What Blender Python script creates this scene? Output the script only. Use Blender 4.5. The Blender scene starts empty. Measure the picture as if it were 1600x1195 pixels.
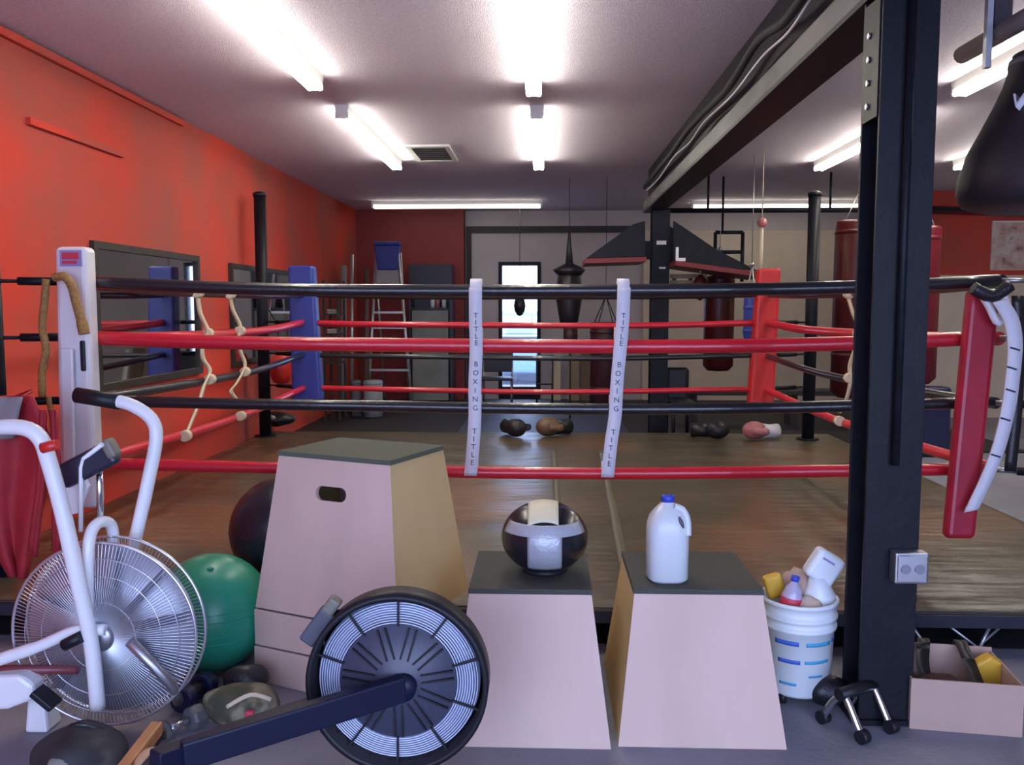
import bpy, math, random
from mathutils import Vector, Matrix, noise
random.seed(7)
scene = bpy.context.scene
COL = scene.collection
PI = math.pi

# ------------------------------------------------------------------ camera
FPX, HORIZ, VPX, CAMZ = 1357.0, 480.0, 850.0, 1.5
PITCH = math.atan((597.5 - HORIZ) / FPX)
YAW = math.atan((VPX - 800) / FPX * math.cos(PITCH))
cam_d = bpy.data.cameras.new('camera')
cam_d.sensor_width = 36.0
cam_d.sensor_fit = 'HORIZONTAL'
cam_d.lens = FPX / 1600 * 36
cam_d.clip_start = 0.05
cam_d.clip_end = 200
cam = bpy.data.objects.new('camera', cam_d)
COL.objects.link(cam)
cam.location = (0, 0, CAMZ)
cam.rotation_euler = (PI / 2 - PITCH, 0, YAW)
scene.camera = cam
C = Vector((0, 0, CAMZ))
FW = Vector((-math.sin(YAW) * math.cos(PITCH), math.cos(YAW) * math.cos(PITCH), -math.sin(PITCH)))
RT = Vector((math.cos(YAW), math.sin(YAW), 0))
UP = RT.cross(FW)
def ray(x, y): return FW * FPX + RT * (x - 800) + UP * (597.5 - y)
def aY(x, y, d): r = ray(x, y); return C + r * (d / r.y)          # point at distance d into the hall
def aZ(x, y, z): r = ray(x, y); return C + r * ((z - CAMZ) / r.z)  # point at height z
def aX(x, y, v): r = ray(x, y); return C + r * (v / r.x)          # point on the plane X = v

# ------------------------------------------------------------------ sky, daylight, exposure
w = bpy.data.worlds.new('overcast_sky')
scene.world = w
w.use_nodes = True
bg = w.node_tree.nodes['Background']
bg.inputs[0].default_value = (0.50, 0.62, 1.0, 1)
bg.inputs[1].default_value = 7.5
pl_d = bpy.data.lights.new('door_portal', 'AREA')       # portal: only guides sky sampling through the open roll-up door
pl_d.shape = 'RECTANGLE'; pl_d.size = 6.0; pl_d.size_y = 2.7
pl_d.cycles.is_portal = True
pl = bpy.data.objects.new('door_portal', pl_d)
COL.objects.link(pl)
pl.location = (0.4, -1.62, 1.36)
pl.rotation_euler = (PI / 2, 0, 0)
TUBE_STRENGTH = 31.0
vs = scene.view_settings
vs.view_transform = 'Standard'; vs.look = 'None'; vs.gamma = 1; vs.use_curve_mapping = False
vs.exposure = 0.05
scene.cycles.max_bounces = 8

# ------------------------------------------------------------------ materials
def lin(c):
    if isinstance(c, str):
        c = [int(c[i:i + 2], 16) / 255 for i in (0, 2, 4)]
        return tuple(x / 12.92 if x <= .04045 else ((x + .055) / 1.055) ** 2.4 for x in c)
    return c
MATS = {}
def mat(name, col, rough=.6, metal=0, var=.0, vscale=6, col2=None, bump=0, bscale=60, spec=.5, stretch=None, alpha=1, coat=0):
    if name in MATS: return MATS[name]
    m = bpy.data.materials.new(name); m.use_nodes = True
    nt = m.node_tree; b = nt.nodes['Principled BSDF']
    c = lin(col)
    b.inputs['Base Color'].default_value = (*c, 1)
    b.inputs['Roughness'].default_value = rough
    b.inputs['Metallic'].default_value = metal
    b.inputs['Specular IOR Level'].default_value = spec
    b.inputs['Coat Weight'].default_value = coat
    b.inputs['Alpha'].default_value = alpha
    tc = nt.nodes.new('ShaderNodeTexCoord')
    mp = nt.nodes.new('ShaderNodeMapping')
    nt.links.new(tc.outputs['Object'], mp.inputs[0])
    if stretch: mp.inputs['Scale'].default_value = stretch
    if var or col2:
        n = nt.nodes.new('ShaderNodeTexNoise'); n.inputs['Scale'].default_value = vscale
        n.inputs['Detail'].default_value = 5
        nt.links.new(mp.outputs[0], n.inputs['Vector'])
        r = nt.nodes.new('ShaderNodeValToRGB')
        c2 = lin(col2) if col2 else tuple(x * (1 - var) for x in c)
        r.color_ramp.elements[0].position = .35; r.color_ramp.elements[1].position = .65
        r.color_ramp.elements[0].color = (*c2, 1); r.color_ramp.elements[1].color = (*c, 1)
        nt.links.new(n.outputs['Fac'], r.inputs[0]); nt.links.new(r.outputs[0], b.inputs['Base Color'])
    if bump:
        n2 = nt.nodes.new('ShaderNodeTexNoise'); n2.inputs['Scale'].default_value = bscale
        n2.inputs['Detail'].default_value = 4
        nt.links.new(mp.outputs[0], n2.inputs['Vector'])
        bp = nt.nodes.new('ShaderNodeBump'); bp.inputs['Strength'].default_value = bump
        bp.inputs['Distance'].default_value = .02
        nt.links.new(n2.outputs['Fac'], bp.inputs['Height']); nt.links.new(bp.outputs[0], b.inputs['Normal'])
    MATS[name] = m
    return m
def emat(name, col, s):
    m = bpy.data.materials.new(name); m.use_nodes = True
    nt = m.node_tree; nt.nodes.clear()
    e = nt.nodes.new('ShaderNodeEmission'); e.inputs[0].default_value = (*lin(col), 1); e.inputs[1].default_value = s
    o = nt.nodes.new('ShaderNodeOutputMaterial'); nt.links.new(e.outputs[0], o.inputs[0])
    return m
RED_WALL = mat('red_wall_paint', (.64, .055, .034), .75, var=.2, vscale=.9, col2=(.38, .085, .065), bump=.15, bscale=90, spec=.25)
CEIL = mat('popcorn_ceiling', (.72, .64, .735), .9, var=.14, vscale=45, bump=.55, bscale=120)
CONC = mat('concrete_floor', (.25, .25, .30), .6, var=.25, vscale=3, bump=.1, bscale=50)
CREAM = mat('cream_wall_paint', (.62, .53, .43), .7, var=.08, vscale=2)
LILAC = mat('grey_door_paint', (.50, .46, .47), .7, var=.08, vscale=2)
BLACKSTEEL = mat('black_painted_steel', (.011, .0115, .017), .45, var=.3, vscale=9, bump=.08, bscale=40, spec=.18)
BLACK = mat('black_plastic', (.012, .012, .016), .45, spec=.3)
BLACKLEATHER = mat('black_leather', (.014, .013, .017), .38, bump=.15, bscale=90)
DARK = mat('dark_wood', (.035, .028, .025), .6, var=.3)
REDROPE = mat('red_rope_sleeve', (.56, .012, .03), .32, bump=.12, bscale=35, coat=.3)
BLACKROPE = mat('black_rope_sleeve', (.012, .012, .016), .3, bump=.12, bscale=35, coat=.3)
REDVINYL = mat('red_vinyl', (.60, .025, .02), .38, bump=.06, bscale=20)
CRIMSON = mat('crimson_vinyl', (.42, .008, .035), .38, var=.25, vscale=5, bump=.06, bscale=20)
MAROON = mat('maroon_leather', (.055, .004, .006), .35, bump=.1, bscale=50)
BLUEVINYL = mat('blue_vinyl', (.03, .05, .30), .38, bump=.06, bscale=20)
WHITEVINYL = mat('white_vinyl', (.70, .68, .72), .4, bump=.05, bscale=20)
WHITEPAINT = mat('white_enamel', (.78, .78, .80), .3)
CREAMWEB = mat('cream_webbing', (.62, .52, .38), .7, bump=.1)
WEB = mat('white_webbing', (.66, .64, .72), .6, bump=.08, bscale=200)
GOLD = mat('gold_braid', (.36, .19, .05), .6, var=.4, vscale=60, bump=.4, bscale=120)
PLY = mat('plywood', (.655, .46, .385), .6, var=.14, vscale=3.5, stretch=(1, 1, .25), bump=.05, bscale=30)
PLYSIDE = mat('plywood_side', (.64, .46, .22), .6, var=.12, vscale=4, stretch=(1, 1, .3), bump=.05, bscale=30)
RUBBER = mat('rubber_tread', (.055, .058, .048), .75, bump=.35, bscale=180)
CHROME = mat('chrome', (.75, .75, .78), .18, 1)
STEEL = mat('grey_steel', (.42, .42, .45), .38, .9)
SILVERWIRE = mat('silver_wire', (.72, .74, .80), .28, .9)
TAPE = mat('grey_duct_tape', (.42, .43, .47), .33, .2, bump=.2, bscale=40)
CREAMTAPE = mat('cream_tape', (.68, .62, .42), .5)
GREENBALL = mat('green_ball_vinyl', (.02, .28, .17), .33, spec=.5)
CARD = mat('cardboard', (.46, .31, .25), .8, var=.06, vscale=8)
MILKY = mat('milky_plastic', (.62, .66, .68), .3, spec=.5)
WHITEPLASTIC = mat('white_plastic', (.72, .76, .80), .4)
BLUECAP = mat('blue_plastic', (.03, .06, .45), .4)
MIRROR = mat('mirror_glass', (.62, .62, .62), .03, 1)
ALU = mat('aluminium', (.55, .55, .56), .4, .8)
LETTER = mat('black_ink', (.03, .03, .05), .6)
BLUEINK = mat('blue_ink', (.05, .13, .55), .5)
CYANINK = mat('cyan_ink', (.06, .35, .60), .5)
REDINK = mat('red_ink', (.55, .04, .08), .5)
LILACINK = mat('lilac_ink', (.28, .24, .48), .5)
YELLOW = mat('yellow_plastic', (.65, .38, .03), .5)
TUBE = emat('fluorescent_tube', (1.0, .955, .82), TUBE_STRENGTH)
DIMTUBE = emat('dim_fluorescent_tube', (1.0, .94, .78), 9.0)  # far tubes set dimmer to keep the far walls dark
FIXT = mat('white_fixture_enamel', (.75, .75, .73), .4)
NAVYMAT = mat('navy_mat', (.045, .06, .13), .5, bump=.1, bscale=30)
WOOD = mat('orange_wood', (.50, .22, .07), .5, var=.35, vscale=8, stretch=(1, 1, .2))
TAN = mat('tan_board', (.34, .25, .16), .7, var=.2, vscale=5)

def canvas_material():
    m = mat('ring_canvas', (.088, .074, .048), .33, var=.25, vscale=2.2, bump=.38, bscale=6, stretch=(.5, 2.4, 1))
    nt = m.node_tree; b = nt.nodes['Principled BSDF']
    src = b.inputs['Base Color'].links[0].from_socket
    tc = nt.nodes['Texture Coordinate']
    n = nt.nodes.new('ShaderNodeTexNoise'); n.inputs['Scale'].default_value = .62; n.inputs['Detail'].default_value = 4
    mp = nt.nodes.new('ShaderNodeMapping'); mp.inputs['Location'].default_value = (3.1, .4, 0)
    r = nt.nodes.new('ShaderNodeValToRGB'); r.color_ramp.elements[0].position = .48; r.color_ramp.elements[1].position = .62
    mx = nt.nodes.new('ShaderNodeMix'); mx.data_type = 'RGBA'; mx.inputs['B'].default_value = (.15, .085, .048, 1)
    nt.links.new(tc.outputs['Object'], mp.inputs[0]); nt.links.new(mp.outputs[0], n.inputs['Vector']); nt.links.new(n.outputs['Fac'], r.inputs[0])
    nt.links.new(r.outputs[0], mx.inputs['Factor']); nt.links.new(src, mx.inputs['A']); nt.links.new(mx.outputs['Result'], b.inputs['Base Color'])
    return m
CANVAS = canvas_material()

# ------------------------------------------------------------------ mesh helpers
def rotz(a): return Matrix.Rotation(a, 3, 'Z')
class MB:
    def __init__(s): s.v = []; s.f = []; s.sm = []
    def add(s, vs_, fs, smooth=False):
        o = len(s.v); s.v += [Vector(q) for q in vs_]
        s.f += [tuple(i + o for i in f) for f in fs]; s.sm += [smooth] * len(fs); return s
    def box(s, c, size, R=None):
        c = Vector(c); hx, hy, hz = (q / 2 for q in size)
        vs_ = [Vector((x, y, z)) for z in (-hz, hz) for x, y in ((-hx, -hy), (hx, -hy), (hx, hy), (-hx, hy))]
        if R: vs_ = [R @ q for q in vs_]
        return s.add([q + c for q in vs_], [(3, 2, 1, 0), (4, 5, 6, 7), (0, 1, 5, 4), (1, 2, 6, 5), (2, 3, 7, 6), (3, 0, 4, 7)])
    def bb(s, x0, x1, y0, y1, z0, z1):
        return s.box(((x0 + x1) / 2, (y0 + y1) / 2, (z0 + z1) / 2), (x1 - x0, y1 - y0, z1 - z0))
    def hexa(s, b, t):        # four bottom and four top corners
        return s.add(list(b) + list(t), [(3, 2, 1, 0), (4, 5, 6, 7), (0, 1, 5, 4), (1, 2, 6, 5), (2, 3, 7, 6), (3, 0, 4, 7)])
    def poly(s, pts, d):      # a polygon extruded by the vector d
        n = len(pts); d = Vector(d); a = [Vector(q) for q in pts]
        return s.add(a + [q + d for q in a], [tuple(range(n))[::-1], tuple(range(n, 2 * n))] + [(i, (i + 1) % n, n + (i + 1) % n, n + i) for i in range(n)])
    def tube(s, pts, r, n=10, closed=False, cap=True):
        pts = [Vector(q) for q in pts]; k = len(pts); vs_ = []; prev = None
        for i, q in enumerate(pts):
            if closed: t = pts[(i + 1) % k] - pts[i - 1]
            else: t = pts[min(i + 1, k - 1)] - pts[max(i - 1, 0)]
            t.normalize()
            if prev is None:
                a = Vector((0, 0, 1)) if abs(t.z) < .9 else Vector((1, 0, 0))
                u = t.cross(a).normalized()
            else: u = (prev - t * prev.dot(t)).normalized()
            prev = u; v2 = t.cross(u)
            rr = r[i] if isinstance(r, (list, tuple)) else r
            vs_ += [q + (u * math.cos(j * 2 * PI / n) + v2 * math.sin(j * 2 * PI / n)) * rr for j in range(n)]
        fs = []
        for i in range(k if closed else k - 1):
            a, b = i * n, ((i + 1) % k) * n
            fs += [(a + j, a + (j + 1) % n, b + (j + 1) % n, b + j) for j in range(n)]
        s.add(vs_, fs, True)
        if cap and not closed:
            o = len(s.v) - len(vs_)
            s.f += [tuple(o + j for j in range(n))[::-1], tuple(o + (k - 1) * n + j for j in range(n))]; s.sm += [False] * 2
        return s
    def lathe(s, prof, c=(0, 0, 0), n=28, R=None, smooth=True):   # prof: (radius, height)
        c = Vector(c); vs_ = []
        for r, z in prof:
            for j in range(n):
                q = Vector((r * math.cos(2 * PI * j / n), r * math.sin(2 * PI * j / n), z))
                vs_.append((R @ q if R else q) + c)
        fs = []
        for i in range(len(prof) - 1):
            fs += [(i * n + j, i * n + (j + 1) % n, (i + 1) * n + (j + 1) % n, (i + 1) * n + j) for j in range(n)]
        k = len(prof) - 1
        s.add(vs_, fs, smooth); o = len(s.v) - len(vs_)
        if prof[0][0] > 1e-6: s.f.append(tuple(o + j for j in range(n))[::-1]); s.sm.append(False)
        if prof[k][0] > 1e-6: s.f.append(tuple(o + k * n + j for j in range(n))); s.sm.append(False)
        return s
    def ball(s, c, rad, n=24, m=14, R=None):
        rx, ry, rz = rad if isinstance(rad, (tuple, list)) else (rad,) * 3
        prof = [(math.sin(PI * i / m), -math.cos(PI * i / m)) for i in range(m + 1)]
        S = Matrix.Diagonal((rx, ry, rz)); 
        return s.lathe([(max(r, 1e-5), z) for r, z in prof], c, n, (R @ S) if R else S)
    def strip(s, pts, wv, th):   # ribbon through pts, width vector wv (or one per point), thickness vector th
        k = len(pts); vs_ = []; th = Vector(th)
        for i, q in enumerate(pts):
            q = Vector(q); ww = Vector(wv[i]) if isinstance(wv[0], (tuple, Vector)) else Vector(wv)
            vs_ += [q - ww / 2 - th / 2, q + ww / 2 - th / 2, q + ww / 2 + th / 2, q - ww / 2 + th / 2]
        fs = []
        for i in range(k - 1):
            a, b = 4 * i, 4 * i + 4
            fs += [(a + j, a + (j + 1) % 4, b + (j + 1) % 4, b + j) for j in range(4)]
        fs += [(3, 2, 1, 0), (4 * k - 4, 4 * k - 3, 4 * k - 2, 4 * k - 1)]
        return s.add(vs_, fs, True)
    def build(s, name, m, parent=None, bevel=0, seg=2, origin=None, fix=True):
        if parent is not None: L = world_loc(parent)
        elif origin is not None: L = Vector(origin)
        else:
            xs = [v.x for v in s.v]; ys = [v.y for v in s.v]; zs = [v.z for v in s.v]
            L = Vector(((min(xs) + max(xs)) / 2, (min(ys) + max(ys)) / 2, min(zs)))
        me = bpy.data.meshes.new(name)
        me.from_pydata([v - L for v in s.v], [], s.f); me.update()
        me.polygons.foreach_set('use_smooth', s.sm)
        me.materials.append(m)
        if fix:
            import bmesh
            bm = bmesh.new(); bm.from_mesh(me); bmesh.ops.recalc_face_normals(bm, faces=bm.faces); bm.to_mesh(me); bm.free()
        o = bpy.data.objects.new(name, me); COL.objects.link(o)
        if parent is not None: o.parent = parent
        else: o.location = L
        if bevel:
            bv = o.modifiers.new('bevel', 'BEVEL'); bv.width = bevel; bv.segments = seg; bv.limit_method = 'ANGLE'; bv.angle_limit = .6
        return o
def world_loc(o):
    L = Vector((0, 0, 0))
    while o is not None: L += Vector(o.location); o = o.parent
    return L
def tag(o, label, cat, group=None):
    o['label'] = label; o['category'] = cat
    if group: o['group'] = group
    return o
def struct(o): o['kind'] = 'structure'; return o
def thing(name, loc, label, cat, group=None):
    o = bpy.data.objects.new(name, None); COL.objects.link(o); o.location = loc; o.empty_display_size = .1
    return tag(o, label, cat, group)
def text(name, s, size, M, m, parent, ext=.001, align='CENTER'):
    cu = bpy.data.curves.new(name, 'FONT'); cu.body = s; cu.size = size; cu.extrude = ext; cu.align_x = align; cu.align_y = 'CENTER'; cu.resolution_u = 2
    t = bpy.data.objects.new(name, cu); COL.objects.link(t)
    dg = bpy.context.evaluated_depsgraph_get()
    me = bpy.data.meshes.new_from_object(t.evaluated_get(dg)); bpy.data.objects.remove(t)
    me.transform(Matrix.Translation(-world_loc(parent)) @ M); me.materials.clear(); me.materials.append(m)
    o = bpy.data.objects.new(name, me); COL.objects.link(o); o.parent = parent
    return o
FACE = Matrix.Rotation(PI / 2, 4, 'X')     # upright lettering that faces the camera (-Y)
def smooth_path(pts, k=6):      # Catmull-Rom
    pts = [Vector(q) for q in pts]; out = []
    for i in range(len(pts) - 1):
        p0, p1, p2, p3 = pts[max(i - 1, 0)], pts[i], pts[i + 1], pts[min(i + 2, len(pts) - 1)]
        for j in range(k):
            t = j / k
            out.append(.5 * ((2 * p1) + (p2 - p0) * t + (2 * p0 - 5 * p1 + 4 * p2 - p3) * t * t + (3 * p1 - p0 - 3 * p2 + p3) * t ** 3))
    return out + [pts[-1]]

# ================================================================== THE ROOM
XL, XR, YB, YF, ZC = -3.0, 7.2, 14.2, -1.7, 3.05
struct(MB().bb(XL - .2, XR + .2, YF - .2, YB + .2, -.2, 0).build('floor', CONC))
struct(MB().bb(XL - .2, XR + .2, YF - .2, YB + .2, ZC, ZC + .2).build('ceiling', CEIL))
struct(MB().bb(XL - .2, XL, YF - .2, YB + .2, 0, ZC).build('wall_left', RED_WALL))
struct(MB().bb(XR, XR + .2, YF - .2, YB + .2, 0, ZC).build('wall_right', CREAM))
# wall behind the camera: piers and a lintel round the open roll-up door
rw = MB(); rw.bb(XL, -2.7, YF - .2, YF, 0, ZC); rw.bb(3.5, XR, YF - .2, YF, 0, ZC); rw.bb(-2.7, 3.5, YF - .2, YF, 2.75, ZC)
struct(rw.build('wall_front', CREAM))
# far wall: red block in the left corner, pale panelled wall with a glazed door
RX = aY(725, 480, 13.9).x
struct(MB().bb(XL, RX, 13.9, YB, 0, ZC).build('wall_back_left', mat('shaded_red_wall_paint', (.22, .018, .018), .6, var=.15, vscale=1.5)))  # red darkened so the dimness of the far corner sits in its colour
dl, dr = aY(779, 480, YB).x, aY(845, 480, YB).x
dt = aY(812, 409, YB).z
wb = MB(); wb.bb(RX, dl, YB, YB + .2, 0, ZC); wb.bb(dr, XR, YB, YB + .2, 0, ZC); wb.bb(dl, dr, YB, YB + .2, dt, ZC)
struct(wb.build('wall_back', LILAC))
trim = struct(MB().bb(RX + .02, aY(990, 480, YB).x, YB - .07, YB, 2.70, 2.80).build('trim_1', DARK))
struct(MB().bb(RX + .02, RX + .10, YB - .07, YB, 0, 2.70).build('trim_2', DARK))
# cream lining of the far right bay
struct(MB().bb(1.6, 5.1, YB - .06, YB, 0, 2.72).build('wall_back_bay', CREAM))
# red and cream partition at the right
px0, px1 = 5.05, XR
struct(MB().bb(px0, px1, 12.0, 12.15, 0, 1.93).build('wall_partition_lower', CREAM))
struct(MB().bb(px0, px1, 12.0, 12.15, 1.93, ZC).build('wall_partition_upper', RED_WALL))
struct(MB().tube([(px0, 11.93, 2.80), (px1, 11.93, 2.72)], .05, 8).build('trim_3', mat('dark_red_paint', (.12, .01, .012), .5)))
# conduit along the left wall under the ceiling, and a short batten below it
struct(MB().bb(XL, XL + .035, -1.5, 7.2, 2.985, 3.03).build('trim_4', RED_WALL))
a, b = aX(40, 188, XL), aX(190, 268, XL)
struct(MB().bb(XL, XL + .03, a.y, b.y, a.z - .022, a.z + .018).build('trim_5', RED_WALL))
# glazed door
d1 = struct(bpy.data.objects.new('door_1', None)); COL.objects.link(d1); d1.location = ((dl + dr) / 2, YB + .05, 0)
fr = MB(); fr.bb(dl, dl + .06, YB - .02, YB + .1, 0, dt); fr.bb(dr - .06, dr, YB - .02, YB + .1, 0, dt)
fr.bb(dl + .06, dr - .06, YB - .02, YB + .1, dt - .06, dt); fr.bb(dl + .06, dr - .06, YB - .02, YB + .1, 0, .2)
fr.build('door_frame', BLACKSTEEL, d1)
def glass_material():
    m = bpy.data.materials.new('window_glass'); m.use_nodes = True; nt = m.node_tree; nt.nodes.clear()
    t = nt.nodes.new('ShaderNodeBsdfTransparent'); t.inputs[0].default_value = (.92, .95, .95, 1)
    g = nt.nodes.new('ShaderNodeBsdfGlossy'); g.inputs['Roughness'].default_value = .02
    mx = nt.nodes.new('ShaderNodeMixShader'); mx.inputs[0].default_value = .08
    o = nt.nodes.new('ShaderNodeOutputMaterial')
    nt.links.new(t.outputs[0], mx.inputs[1]); nt.links.new(g.outputs[0], mx.inputs[2]); nt.links.new(mx.outputs[0], o.inputs[0])
    return m
GLASS = glass_material()
MB().bb(dl + .06, dr - .06, YB + .03, YB + .04, .2, dt - .06).build('pane', GLASS, d1)
MB().bb(dl + .06, dr - .06, YB - .045, YB - .02, .98, 1.02).build('push_bar', STEEL, d1)
# outdoors: pavement at both ends of the hall
struct(MB().bb(-30, 30, YB + .21, 60, -.25, -.05).build('pavement_back', mat('pavement', (.60, .58, .56), .8, var=.1)))
struct(MB().bb(-30, 30, -40, YF - .21, -.25, -.05).build('pavement_front', mat('pavement', (.60, .58, .56), .8)))
# pale blue car standing outside the glazed door
cx = aY(815, 540, 19).x
car = thing('parked_car', (cx, 19, -.05), 'pale blue car parked outside the glazed back door', 'car')
CARBLUE = mat('pale_blue_car_paint', (.30, .48, .80), .3, coat=.5)
MB().poly([(cx - .86, 17.2, .2), (cx + .86, 17.2, .2), (cx + .88, 17.2, .7), (cx + .8, 17.2, .95), (cx - .8, 17.2, .95), (cx - .88, 17.2, .7)], (0, 3.9, 0)).build('car_body', CARBLUE, car, bevel=.06)
MB().hexa([(cx - .78, 17.9, .95), (cx + .78, 17.9, .95), (cx + .78, 20.8, .95), (cx - .78, 20.8, .95)], [(cx - .6, 18.6, 1.42), (cx + .6, 18.6, 1.42), (cx + .6, 20.2, 1.42), (cx - .6, 20.2, 1.42)]).build('car_cabin', mat('car_glass', (.25, .35, .5), .1), car, bevel=.05)
for sx in (-1, 1):
    for yy in (17.9, 20.3):
        MB().lathe([(.31, -.09), (.31, .09)], (cx + sx * .76, yy, .26), 20, Matrix.Rotation(PI / 2, 3, 'Y')).build('wheel', BLACK, car)

# ------------------------------------------------------------------ steel columns and beam
CX = 1.232; CW = .19; CY0, CY1 = 3.06, 3.24
def column(cx, y0, y1, ztop, label, lower=None):
    t = thing('steel_column', (cx, (y0 + y1) / 2, 0), label, 'column')
    h = CW / 2
    MB().bb(cx - h, cx + h, y0, y0 + .016, 0.02, ztop).build('front_flange', BLACKSTEEL, t, bevel=.002)
    MB().bb(cx - h, cx + h, y1 - .016, y1, 0.02, ztop).build('rear_flange', BLACKSTEEL, t, bevel=.002)
    MB().bb(cx - .007, cx + .007, y0 + .016, y1 - .016, 0.02, ztop).build('web', BLACKSTEEL, t)
    MB().bb(cx - h - .02, cx + h + .005, y0 - .01, y1 + .03, 0, .02).build('base_plate', BLACKSTEEL, t)
    return t
ZB = 2.57
col1 = column(CX, CY0, CY1, ZB, 'tall black steel column standing in front of the boxing ring')
MB().tube([(CX - .005, CY0 - .016, .95), (CX - .005, CY0 - .016, ZB)], .014, 10).build('conduit', BLACKSTEEL, col1)
MB().bb(CX - .1, CX - .085, CY0 + .016, CY1 - .016, 2.15, ZB - .02).build('joint_plate', BLACKSTEEL, col1)
for zz in (2.2, 2.28, 2.36, 2.44):
    MB().lathe([(.011, 0), (.011, .008)], (CX - .1, CY0 + .1, zz), 6, Matrix.Rotation(-PI / 2, 3, 'Y')).build('bolt', STEEL, col1)
col2 = column(CX + .06, 9.75, 9.98, ZB, 'far black steel column with white tape marks behind the ring')
for (x0, y0, x1, y1) in ((1026, 376, 1041, 382), (1030, 417, 1040, 420)):
    p, q = aY(x0, y0, 9.745), aY(x1, y1, 9.745)
    MB().bb(p.x, q.x, 9.744, 9.75, q.z, p.z).build('white_tape', WHITEVINYL, col2)
bm_ = thing('steel_beam', (CX, 6, ZB), 'long black steel beam carried under the ceiling by the columns', 'beam')
BL, BR = CX - .105, CX + .105
MB().bb(BL, BR, 1.2, 10.1, ZB, ZB + .022).build('bottom_flange', BLACKSTEEL, bm_)
MB().bb(BL, BL + .012, 1.2, 10.1, ZB + .022, ZB + .12).build('side_plate', mat('grey_sheen_paint', (.12, .116, .124), .5, col2=(.035, .035, .04), vscale=4, stretch=(1, .4, 1)), bm_)  # patchy lighter grey puts the sheen of the beam side into its colour
MB().bb(CX - .05, CX + .05, 1.2, 10.1, ZB + .022, ZC).build('web', BLACKSTEEL, bm_)
# cable draped along the beam
cp = [aY(1340, -60, 2.8)] + [Vector((BL - .02, yy, zz)) for yy, zz in ((3.2, 2.83), (3.7, 2.79), (4.1, 2.745), (4.6, 2.77), (5.3, 2.745), (6.2, 2.78), (6.8, 2.75), (7.6, 2.78), (8.6, 2.74), (9.6, 2.76))]
tag(MB().tube(smooth_path(cp[1:], 5), .008, 6).build('electric_cable', mat('pale_cable', (.45, .44, .48), .5)), 'thin pale cable draped along the side of the long beam', 'cable')
tag(MB().tube(smooth_path([Vector((BL - .045, q.y, q.z + .05 + .03 * math.sin(q.y * 3))) for q in cp[1:]], 5), .022, 8).build('electric_cable', mat('matt_black_rubber', (.012, .012, .014), .8)), 'thick black cable running above the thin pale one along the beam', 'cable')
# electric box on the column
eb = aY(1420, 885, CY0 - .03)
e = thing('outlet_box', (eb.x, eb.y, eb.z - .055), 'grey metal electric outlet box fixed to the front column', 'outlet')
MB().box(eb, (.115, .056, .11)).build('housing', STEEL, e, bevel=.006)
MB().box(eb + Vector((0, -.031, 0)), (.10, .006, .095)).build('cover_plate', CHROME, e, bevel=.003); cvp = bpy.data.objects['cover_plate']
for dx in (-.024, .024):
    MB().lathe([(.017, 0), (.017, .005)], eb + Vector((dx, -.034, 0)), 14, Matrix.Rotation(PI / 2, 3, 'X')).build('socket', mat('outlet_grey', (.2, .2, .24), .4), cvp)

# ------------------------------------------------------------------ fluorescent lamps
def lamp(cx, cy, L, along, label, group='ceiling strip lamps', tm=TUBE):
    t = thing('fluorescent_lamp', (cx, cy, ZC - .09), label, 'lamp', group)
    R = rotz(0 if along == 'y' else PI / 2)
    c = Vector((cx, cy, 0))
    def put(name, m, mb):
        mb.v = [R @ v + c for v in mb.v]; return mb.build(name, m, t)
    put('housing', FIXT, MB().poly([(-.055, -L / 2, ZC), (.055, -L / 2, ZC), (.045, -L / 2, ZC - .055), (-.045, -L / 2, ZC - .055)], (0, L, 0)))
    for s in (-1, 1):
        put('tube', tm, MB().tube([(s * .034, -L / 2 + .03, ZC - .085), (s * .034, L / 2 - .03, ZC - .085)], .019, 10))
    for s in (-1, 1):
        put('lamp_holder', FIXT, MB().bb(-.05, .05, min(s * L / 2, s * (L / 2 - .03)), max(s * L / 2, s * (L / 2 - .03)), ZC - .10, ZC - .055))
lamp(-1.54, 4.73, 2.44, 'y', 'strip lamp over the left of the ring, cut by the top edge')
lamp(-1.56, 8.05, 2.55, 'y', 'strip lamp beside the ceiling vent, left row')
lamp(-.075, 4.95, 2.44, 'y', 'middle strip lamp over the ring, cut by the top edge')
lamp(-.06, 8.12, 2.55, 'y', 'middle strip lamp to the right of the ceiling vent')
lamp(-1.28, 12.85, 2.50, 'x', 'crosswise strip lamp above the red corner at the far wall', tm=DIMTUBE)
lamp(2.86, 5.05, 2.44, 'y', 'strip lamp right of the front column, behind the foam pipe')
lamp(2.92, 8.3, 2.50, 'y', 'strip lamp seen between beam and front column')
lamp(4.38, 8.3, 2.50, 'y', 'strip lamp partly hidden by the black teardrop bag')
lamp(3.45, 13.0, 2.60, 'x', 'crosswise strip lamp at the far right behind the bag rail', tm=DIMTUBE)
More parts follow.
